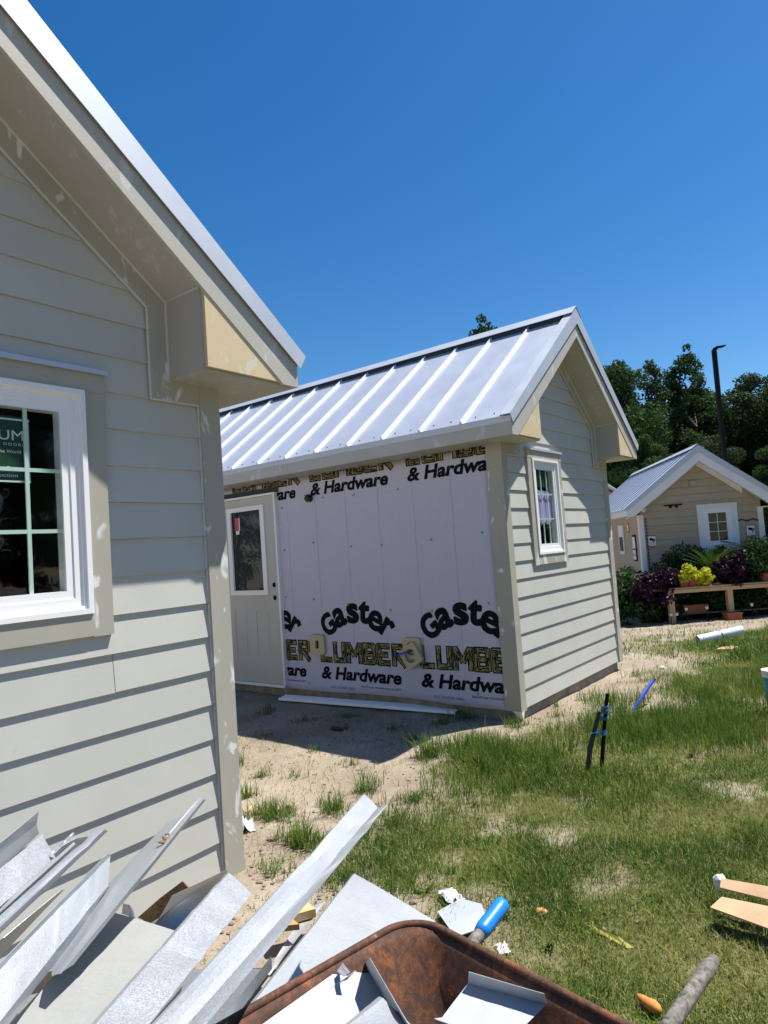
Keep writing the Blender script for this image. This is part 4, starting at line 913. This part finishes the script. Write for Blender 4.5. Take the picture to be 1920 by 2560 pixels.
# teal bucket at the right edge
T = empty('bucket', (2.93, 5.28, gz(2.93, 5.28)), 0, 'teal tumbler with a white rim cut by the right picture edge', 'bucket')
MB().tube([(0,0,0), (0,0,.28)], [.062, .082], 24).build('body', M('teal_plastic', (.015,.26,.27), .4), T, smooth=True); MB().tube([(0,0,.2805), (0,0,.335)], [.086, .088], 24).build('rim', SIGNW, T)
# cardboard
def slab(name, pts, th, mat, label, cat, lift=.01, curl=.0):
    c = Vector((sum(p[0] for p in pts)/len(pts), sum(p[1] for p in pts)/len(pts), 0)); c.z = gz(c.x, c.y)+lift
    mb = MB(); n = len(pts); zs = [(p[2] if len(p) > 2 else 0) for p in pts]
    vs = [(p[0]-c.x, p[1]-c.y, z) for p, z in zip(pts, zs)]+[(p[0]-c.x, p[1]-c.y, z+th) for p, z in zip(pts, zs)]
    mb.add(vs, [tuple(range(n))[::-1], tuple(range(n, 2*n))]+[(i, (i+1) % n, (i+1) % n+n, i+n) for i in range(n)])
    o = mb.build(name, mat); o.location = c; return tag(o, label, cat)
slab('cardboard_flap', [(1.099,2.559,.02),(1.165,2.605,.03),(1.45,2.37,.05),(1.33,2.28,.02)], .005, CARD, 'wide piece of brown cardboard on the grass at the right edge', 'cardboard', .055)
slab('cardboard_strip', [(1.176,2.636,.03),(1.20,2.672,.045),(1.50,2.43,.07),(1.44,2.39,.04)], .005, CARD, 'narrow cardboard strip behind the wide cardboard piece', 'cardboard', .075)
tag(MB().lump((0,0,0), .028, 4, 2, (.9,.7,1.2)).build('paint_brush_tuft', SIGNW), 'small white fibre tuft at the end of the cardboard strip', 'scrap').location = (1.205, 2.70, gz(1.2, 2.7)+.09)
slab('cardboard_scrap', [(3.72,7.85),(3.86,7.80),(4.02,7.90),(3.98,8.02),(3.84,7.97)], .03, CARD, 'crumpled tan cardboard scrap on the grass near the white pipe', 'scrap', .02)
def chunk(name, x, y, r, sc, mat, label, seed, lift=0, cat='scrap'):
    o = MB().lump((0,0,0), r, seed, 2, sc).build(name, mat, smooth=True); o.location = (x, y, gz(x, y)+r*.5*sc[2]+lift); o.rotation_euler = (0, 0, seed*.7); return tag(o, label, cat)
chunk('foam_chunk', .700, 2.125, .030, (1.3,.6,.6), ORANGE, 'orange foam chunk in the grass beside the grey handle', 3, .02)
chunk('foam_bit', .504, 2.70, .024, (1,.9,.6), M('tan_foam', (.55,.30,.11), .9), 'small tan foam bit on the grass right of the blue grip', 4)
chunk('red_bit', .170, 2.90, .014, (1,.6,.8), REDP, 'tiny red scrap in the sparse grass', 6)
chunk('brick_bit', -.445, 5.741, .032, (.9,.7,1), M('brick_red', (.25,.08,.05), .9), 'small red brick fragment in the shade of the wrapped wall', 7)
chunk('black_scrap', -.53, 5.70, .045, (1.6,.5,.5), BLACKP, 'black scrap beside the red brick fragment', 8)
chunk('white_scrap', 1.352, 6.126, .04, (1,.5,1.2), M('pale_teal_cap', (.5,.62,.62), .4), 'pale cap sticking out at the foot of the gable wall', 9)
chunk('white_scrap', 2.824, 7.209, .035, (1.2,.7,.5), SIGNW, 'white scrap in the grass beyond the far gable corner', 10)
chunk('wood_chip', -.90, 3.99, .035, (1.5,.5,.25), PINE, 'pale wood chip by the left house corner', 11)
chunk('wood_chip', -.99, 4.30, .04, (1.4,.6,.2), CARD, 'brown chip in the sand further from the left house corner', 12)
# crumpled white plastic by the left corner
def crumple(name, c, R, mat, label, seed, h=.04, cat='scrap'):
    r = random.Random(seed); n = 9; mb = MB()
    for i in range(n):
        for j in range(n):
            a, b = i/(n-1)*2-1, j/(n-1)*2-1; mb.v.append((a*R*(1+r.uniform(-.1, .1)), b*R*.7*(1+r.uniform(-.1, .1)), abs(r.gauss(0, h))*(1-.5*abs(a*b))))
    for i in range(n-1):
        for j in range(n-1): a = i*n+j; mb.f.append((a, a+1, a+n+1, a+n))
    o = mb.build(name, mat); o.location = c; o.rotation_euler = (0, 0, seed); o.modifiers.new('s', 'SOLIDIFY').thickness = .0008; return tag(o, label, cat)
crumple('plastic_sheet', (-.875, 3.72, gz(-.87, 3.72)+.005), .075, SIGNW, 'crumpled white plastic by the corner of the left house', 5, .02)
crumple('plastic_film', (.165, 2.84, gz(.16, 2.84)+.02), .05, CLEARP, 'crumpled clear film behind the blue grip', 2, .007)
tag(slab('yellow_tape', [(.630,2.60,.0),(.66,2.585,.015),(.73,2.50,.02),(.775,2.455,0),(.75,2.448,0),(.69,2.51,.012)], .002, M('yellow_tape', (.27,.26,.04), .6), 'x', 'tape', .0), 'strip of yellow caution tape in the grass', 'tape')
slab('white_board', [(.10,2.715,.0),(.20,2.80,.0),(.275,2.73,.01),(.285,2.56,.02),(.15,2.50,.02)], .003, FLASH, 'pale metal scrap under the blue grip', 'metal scrap', .03)
crumple('white_scrap', (.315, 2.49, gz(.33, 2.5)+.01), .030, SIGNW, 'torn white scrap below the blue grip', 8, .006)

# ------------------------------------------------------------------ metal offcuts
def lerp(a, b, t): return [a[i]+(b[i]-a[i])*t for i in range(3)]
def metal_piece(name, edges, mat, label, warp=.0025, nseg=60, seed=0, ext=.10, th=.0009, tip=None):
    """folded sheet: each edge is a line (near, far); a strip is laid between neighbouring edges"""
    r = random.Random(seed); ph = [r.uniform(0, 6) for _ in range(6)]
    dents = [(r.uniform(.15, 1), r.uniform(0, 1), r.uniform(.02, .05), r.uniform(-.004, .006)) for _ in range(5)] if (Vector(edges[0][0])-Vector(edges[0][1])).length > .55 else []
    E_ = [(lerp(f_, n_, 1+ext), f_) for n_, f_ in edges]; o_ = Vector(E_[0][1]); mb = MB(); sub = 3; cols = []
    for k in range(len(E_)-1):
        for q in range(sub): cols.append((k, q/sub))
    cols.append((len(E_)-2, 1.0)); nc = len(cols)
    for i in range(nseg+1):
        t = i/nseg
        for ci, (k, q) in enumerate(cols):
            a = Vector(lerp(E_[k][0], E_[k][1], t)); b = Vector(lerp(E_[k+1][0], E_[k+1][1], t)); p = a.lerp(b, q)
            wv = warp*math.sin(q*math.pi)*(math.sin(t*9+ph[k % 6])+.6*math.sin(t*23+ph[(k+1) % 6]))+warp*.5*math.sin(t*5+ph[2])
            for (dt, dq, dr, dd) in dents: p.z -= dd*math.exp(-(((t-dt)/dr)**2+((q-dq)*.9)**2*4))
            p.z += wv; mb.v.append(tuple(p-o_))
    for i in range(nseg):
        for c in range(nc-1): a = i*nc+c; mb.f.append((a, a+1, a+nc+1, a+nc))
    o = mb.build(name, mat); o.location = o_; o.modifiers.new('s', 'SOLIDIFY').thickness = th
    g_ = 'galvanized flashing offcuts'; tag(o, label, 'metal flashing', g_); return o
MP = {'long_channel': [[[-0.4113, 1.0299, 0.775], [-0.1327, 2.2492, 0.665]], [[-0.3976, 1.007, 0.79], [-0.1267, 2.2169, 0.68]], [[-0.3539, 1.0172, 0.78], [-0.0839, 2.138, 0.665]], [[-0.336, 1.0485, 0.757], [-0.0556, 2.2195, 0.64]]], 'bright_channel': [[[-0.6337, 1.3029, 0.6], [-0.5792, 2.2117, 0.47]], [[-0.5881, 1.2266, 0.65], [-0.5508, 2.1168, 0.51]], [[-0.4994, 1.2469, 0.63], [-0.4679, 2.0387, 0.48]]], 'flat_sheet': [[[-0.8379, 1.3944, 0.55], [-0.8436, 1.9504, 0.5]], [[-0.6636, 1.3723, 0.55], [-0.6364, 1.8515, 0.49]]], 'shaded_sheet': [[[-0.765, 2.0866, 0.4], [-0.6956, 2.0181, 0.5]], [[-0.8544, 2.2683, 0.3], [-0.6411, 2.428, 0.38]], [[-0.7724, 2.2895, 0.26], [-0.6577, 2.5167, 0.33]]], 'tip_trim': [[[-0.9238, 1.8822, 0.52], [-0.7426, 2.1591, 0.66]], [[-0.7876, 1.6715, 0.6], [-0.6819, 2.1344, 0.69]], [[-0.7578, 1.6431, 0.62], [-0.6638, 2.2418, 0.7]], [[-0.7332, 1.6267, 0.63], [-0.6424, 2.203, 0.705]], [[-0.747, 1.7066, 0.6], [-0.6506, 2.263, 0.685]]], 'left_channel': [[[-0.8238, 1.3016, 0.7], [-0.8483, 1.9578, 0.66]], [[-0.8333, 1.3286, 0.68], [-0.8554, 1.9839, 0.64]], [[-0.7571, 1.1684, 0.66], [-0.8247, 1.889, 0.6]], [[-0.792, 1.3181, 0.6], [-0.861, 1.9919, 0.54]]], 'ribbed_trim': [[[-0.836, 1.3262, 0.78], [-0.8638, 1.9387, 0.74]], [[-0.8325, 1.3199, 0.77], [-0.8604, 1.9505, 0.725]], [[-0.8105, 1.2845, 0.78], [-0.8452, 1.9316, 0.735]], [[-0.8425, 1.3345, 0.74], [-0.8706, 2.0106, 0.7]]], 'ribbed_trim2': [[[-0.8915, 1.4151, 0.75], [-0.9048, 1.8727, 0.73]], [[-0.8669, 1.3755, 0.76], [-0.8866, 1.8456, 0.735]], [[-0.8803, 1.3963, 0.74], [-0.8951, 1.8763, 0.715]]], 'bright_sheet': [[[-0.9299, 1.4807, 0.8], [-0.9871, 1.8652, 0.76]], [[-0.8665, 1.3755, 0.77], [-0.9392, 1.8345, 0.71]]], 'corner_channel': [[[-0.9193, 1.4669, 0.86], [-0.9667, 1.8134, 0.84]], [[-0.9361, 1.4926, 0.83], [-0.9857, 1.8365, 0.8]], [[-0.9405, 1.4974, 0.79], [-0.9995, 1.8724, 0.76]]], 'narrow_strip': [[[-0.939, 1.8104, 0.73], [-0.8991, 1.8609, 0.76]], [[-0.9251, 1.8036, 0.73], [-0.8905, 1.8518, 0.76]]], 'backing_sheet': [[[-1.0258, 1.9776, 0.66], [-0.9737, 2.0286, 0.68]], [[-1.0087, 2.0452, 0.6], [-0.9868, 2.2039, 0.62]]], 'punched_sheet': [[[-1.1109, 1.759, 0.5], [-1.0063, 1.987, 0.55]], [[-1.1415, 1.8044, 0.42], [-1.075, 2.1528, 0.48]]], 'clip': [[[-0.9294, 2.2195, 0.36], [-0.9159, 2.2029, 0.4]], [[-0.8994, 2.2015, 0.36], [-0.8847, 2.1696, 0.41]], [[-0.8819, 2.2136, 0.34], [-0.8867, 2.2042, 0.38]]], 'big_sheet': [[[-0.5362, 1.9119, 0.17], [-0.2317, 2.7979, 0.16]], [[-0.515, 1.8667, 0.2], [-0.2157, 2.7238, 0.2]], [[-0.1631, 1.8904, 0.16], [0.0776, 2.4216, 0.16]]], 'under_sheet': [[[-0.5009, 2.2606, 0.1], [-0.4072, 2.6728, 0.1]], [[-0.4999, 2.2207, 0.1], [-0.3348, 2.7282, 0.1]]], 'tray_sheet': [[[-0.0074, 1.1564, 0.66], [-0.0892, 1.3794, 0.66]], [[-0.0265, 1.2928, 0.57], [-0.1105, 1.4968, 0.58]], [[-0.2811, 1.2596, 0.61], [-0.1388, 1.417, 0.605]], [[-0.3183, 1.2341, 0.62], [-0.1685, 1.4091, 0.615]]], 'tray_sheet2': [[[-0.1422, 1.1263, 0.69], [-0.0713, 1.2917, 0.64]], [[-0.1339, 1.1111, 0.7], [-0.0638, 1.271, 0.65]], [[-0.0074, 1.1564, 0.66], [-0.0174, 1.2592, 0.61]]], 'tray_clip': [[[-0.1592, 1.4019, 0.625], [-0.1479, 1.4197, 0.63]], [[-0.1442, 1.3756, 0.63], [-0.1298, 1.3783, 0.635]]], 'tray_channel': [[[0.2038, 1.282, 0.642], [0.1016, 1.3437, 0.642]], [[0.2088, 1.3049, 0.607], [0.0997, 1.3629, 0.607]], [[0.1322, 1.2293, 0.6], [0.0417, 1.2837, 0.6]], [[0.1115, 1.1978, 0.62], [0.0262, 1.2524, 0.62]]]}
L_ = {'long_channel': ('metal_channel', GALV, 'longest galvanized channel, its open tip pointing up over the sand'), 'bright_channel': ('metal_channel', GALVB, 'wide brightly spangled channel left of the longest channel'),
 'flat_sheet': ('metal_sheet', GALVD, 'dull grey flat sheet with a rounded top corner in the middle of the pile'), 'shaded_sheet': ('metal_sheet', GALVSHADE, 'galvanized sheet coloured blue-grey for its shade, standing behind the bright channel'),
 'tip_trim': ('metal_trim', GALV, 'narrow trim whose tip overlaps the left house corner, with brown leaf bits on it'), 'left_channel': ('metal_channel', GALV, 'bluish channel with a torn tab, left of the dull flat sheet'),
 'ribbed_trim': ('metal_trim', GALV, 'long ribbed trim with slots along its edge at the left'), 'ribbed_trim2': ('metal_trim', GALV, 'shorter ribbed trim lying beside the long ribbed one'),
 'bright_sheet': ('metal_sheet', GALVB, 'bright spangled strip at the left edge above the ribbed trims'), 'corner_channel': ('metal_channel', GALV, 'uppermost channel at the left edge with a flared end'),
 'narrow_strip': ('metal_strip', GALVB, 'short bright strip between the spangled strip and ribbed trim'), 'backing_sheet': ('metal_sheet', GALV, 'pale sheet end behind the ribbed trim'),
 'punched_sheet': ('metal_sheet', GALVSHADE, 'dark punched sheet in the shade under the ribbed trims'), 'clip': ('metal_clip', GALV, 'small curved metal clip above the dull flat sheet'),
 'big_sheet': ('metal_sheet', GALV, 'largest pale sheet running under the rusty tray'), 'under_sheet': ('metal_sheet', GALV, 'sheet on the ground just left of the largest sheet'),
 'tray_sheet': ('metal_channel', GALVT, 'upturned channel lying in the rusty tray'), 'tray_sheet2': ('metal_sheet', GALV, 'top sheet with a folded edge in the tray'),
 'tray_clip': ('metal_clip', GALV, 'small bent clip at the tray wall behind the channel'), 'tray_channel': ('metal_channel', GALVT, 'short grey channel on the right side of the rusty tray')}
for i, (k, e) in enumerate(MP.items()):
    nm, mat, lb = L_[k]; metal_piece(nm, e, mat, lb, seed=i, ext={'tray_clip': 0, 'clip': 0, 'narrow_strip': 0, 'backing_sheet': 0, 'shaded_sheet': .3}.get(k, .25), warp=.0004 if 'tray' in k else (.0012 if 'trim' in k else .0022))
# hidden layers of the pile below what shows
for i, (a, b, w_, z0, z1) in enumerate((((-.75, 1.05), (-.62, 2.3), .30, .42, .12), ((-.55, .95), (-.35, 2.2), .30, .45, .10), ((-1.15, 1.2), (-1.0, 2.1), .25, .55, .2), ((-.95, 1.1), (-.8, 2.15), .28, .30, .05), ((-.35, 1.0), (-.28, 2.3), .2, .4, .08))):
    d = Vector((b[0]-a[0], b[1]-a[1], 0)).normalized(); s_ = Vector((d.y, -d.x, 0))*w_/2
    n0, n1 = Vector((a[0], a[1], z0)), Vector((b[0], b[1], z1))
    metal_piece('metal_sheet', [(list(n0-s_), list(n1-s_)), (list(n0+s_), list(n1+s_)), (list(n0+s_+Vector((0,0,.04))), list(n1+s_+Vector((0,0,.04))))], GALVSHADE, 'buried sheet deep in the pile, seen only in the dark gaps', seed=40+i)['group'] = 'sheets buried in the pile'
# leaf bits on the trim, rust-brown board
mb = MB(); A_, B_ = Vector((-.6638, 2.2418, .705)), Vector((-.7578, 1.6431, .625)); r = random.Random(4)
for k in range(16): t = .36+.10*r.random(); p = A_.lerp(B_, t); mb.lump(p+Vector((r.uniform(-.004, .012), 0, .004)), r.uniform(.003, .0065), k, 0, (1,1,.7))
tag(mb.build('leaf_litter', M('dry_leaf_brown', (.22,.11,.045), .9)), 'brown dry leaf crumbs stuck on the narrow trim', 'leaf litter')
mb = MB(); P = [[-0.9134, 2.307, 0.3], [-0.849, 2.2606, 0.3], [-0.7147, 2.2305, 0.42], [-0.7348, 2.2363, 0.44], [-0.8191, 2.2616, 0.38]]; c = Vector(P[0]); vs = [tuple(Vector(p)-c) for p in P]; vs2 = [(x+.006, y+.01, z-.01) for x, y, z in vs]; n = len(vs)
o = mb.add(vs+vs2, [tuple(range(n)), tuple(range(n, 2*n))[::-1]]+[(i, (i+1) % n, (i+1) % n+n, i+n) for i in range(n)]).build('brown_board', BROWN); o.location = c; tag(o, 'torn brown board between the pile and the left house wall', 'board')
slab('wood_offcut', [(-.52, 2.62), (-.40, 2.66), (-.36, 2.60), (-.48, 2.55)], .03, PINE, 'pale wood offcut behind the long channel', 'wood scrap', .10)
slab('wood_offcut', [(-.56, 2.50, .0), (-.44, 2.50, .0), (-.40, 2.45, 0), (-.54, 2.44, 0)], .02, M('orange_wood', (.50,.24,.08), .8), 'orange-brown wood offcut beside the bright channel', 'wood scrap', .14)

# ------------------------------------------------------------------ wheelbarrow
C0 = Vector((.004, 1.59, 0)); DX = Vector((.66, -.75, 0)).normalized(); DY = Vector((-.745, -.667, 0)).normalized()
WB = empty('wheelbarrow', (C0.x, C0.y, 0), 0, 'rusty wheelbarrow tray holding metal offcuts at the bottom of the picture', 'wheelbarrow')
def wb(x, y, z): p = DX*x+DY*y; return (p.x, p.y, z)
def rrect(inset, r, n=8, w=.66, l=.86, frontx=.0):
    P = []; 
    for cx, cy, a0 in ((inset+r, inset+r, math.pi), (w-inset-r, inset+r, 1.5*math.pi), (w-inset-r-frontx, l-inset*1.8-r, 0), (inset+r+frontx, l-inset*1.8-r, .5*math.pi)):
        for k in range(n+1): a = a0+k/n*math.pi/2; P.append((cx+r*math.cos(a), cy+r*math.sin(a)))
    return P
tray = MB(); rings = []
for ins, r, z in ((0, .085, .62), (.012, .09, .60), (.04, .10, .53), (.075, .11, .46), (.11, .11, .425), (.15, .10, .41)): rings.append([wb(x, y, z) for x, y in rrect(ins, r)])
n = len(rings[0])
for R in rings: tray.v += R
for j in range(len(rings)-1):
    for i in range(n): tray.f.append((j*n+i, j*n+(i+1) % n, (j+1)*n+(i+1) % n, (j+1)*n+i))
tray.f.append(tuple((len(rings)-1)*n+i for i in range(n)))
o = tray.build('tray', RUST, WB, smooth=True); mo = o.modifiers.new('s', 'SOLIDIFY'); mo.thickness = .003
rim = MB(); pts = [wb(x, y, .622) for x, y in rrect(-.004, .088)]; pts.append(pts[0]); rim.tube(pts, .0085, 8, cap=False); rim.build('rim', RUST, WB, smooth=True)
def handle(x, tipy, z1, grip):
    xb = x+.06*(1 if x < .2 else -.0); a, b = Vector(wb(xb+.08*(1 if x < .2 else -1), .75, .33)), Vector(wb(xb, .03, .392)); c = Vector(wb(x, tipy, z1)); 
    h = MB().tube([a, b, b.lerp(c, .5), c.lerp(b, .06), c], [.0165, .0165, .0160, .0165, .011], 14).build('handle', GREYW, WB, smooth=True); return b, c, h
p0, p1, hb = handle(-.067, -.378, .47, True)
d = (p1-p0).normalized(); g0_ = p0.lerp(p1, .74)
pts = [g0_.lerp(p1+d*.02, t) for t in (0, .15, .35, .55, .75, .9, .97, 1)]
MB().tube(pts, [.018, .0215, .021, .0205, .022, .0225, .020, .010], 8).build('blue_grip', BLUE, hb, smooth=True)
handle(.443, -.530, .47, False)
for x in (.12, .54):
    MB().tube([wb(x, .20, .44), wb(x, .22, .02), wb(x, .40, .02), wb(x, .50, .41)], .012, 8).build('leg', RUST, WB)
wc = Vector(wb(.33, 1.02, .20)); ax = DX
wheel = MB(); n = 28
tp = [wc+(DY*math.cos(t)+Vector((0,0,1))*math.sin(t))*.165 for t in [2*math.pi*k/n for k in range(n+1)]]; wheel.tube(tp, .035, 8, cap=False); wo_ = wheel.build('wheel', BLACKP, WB, smooth=True)
MB().tube([wc-ax*.02, wc+ax*.02], .13, 20).build('hub', RUST, wo_); MB().tube([wc-ax*.14, wc+ax*.14], .009, 8).build('axle', RUST, wo_)
for s in (-1, 1): MB().tube([wb(.33+s*.235, .60, .395), tuple(wc+ax*.13*s)], .018, 8).build('fork', GREYW, WB)
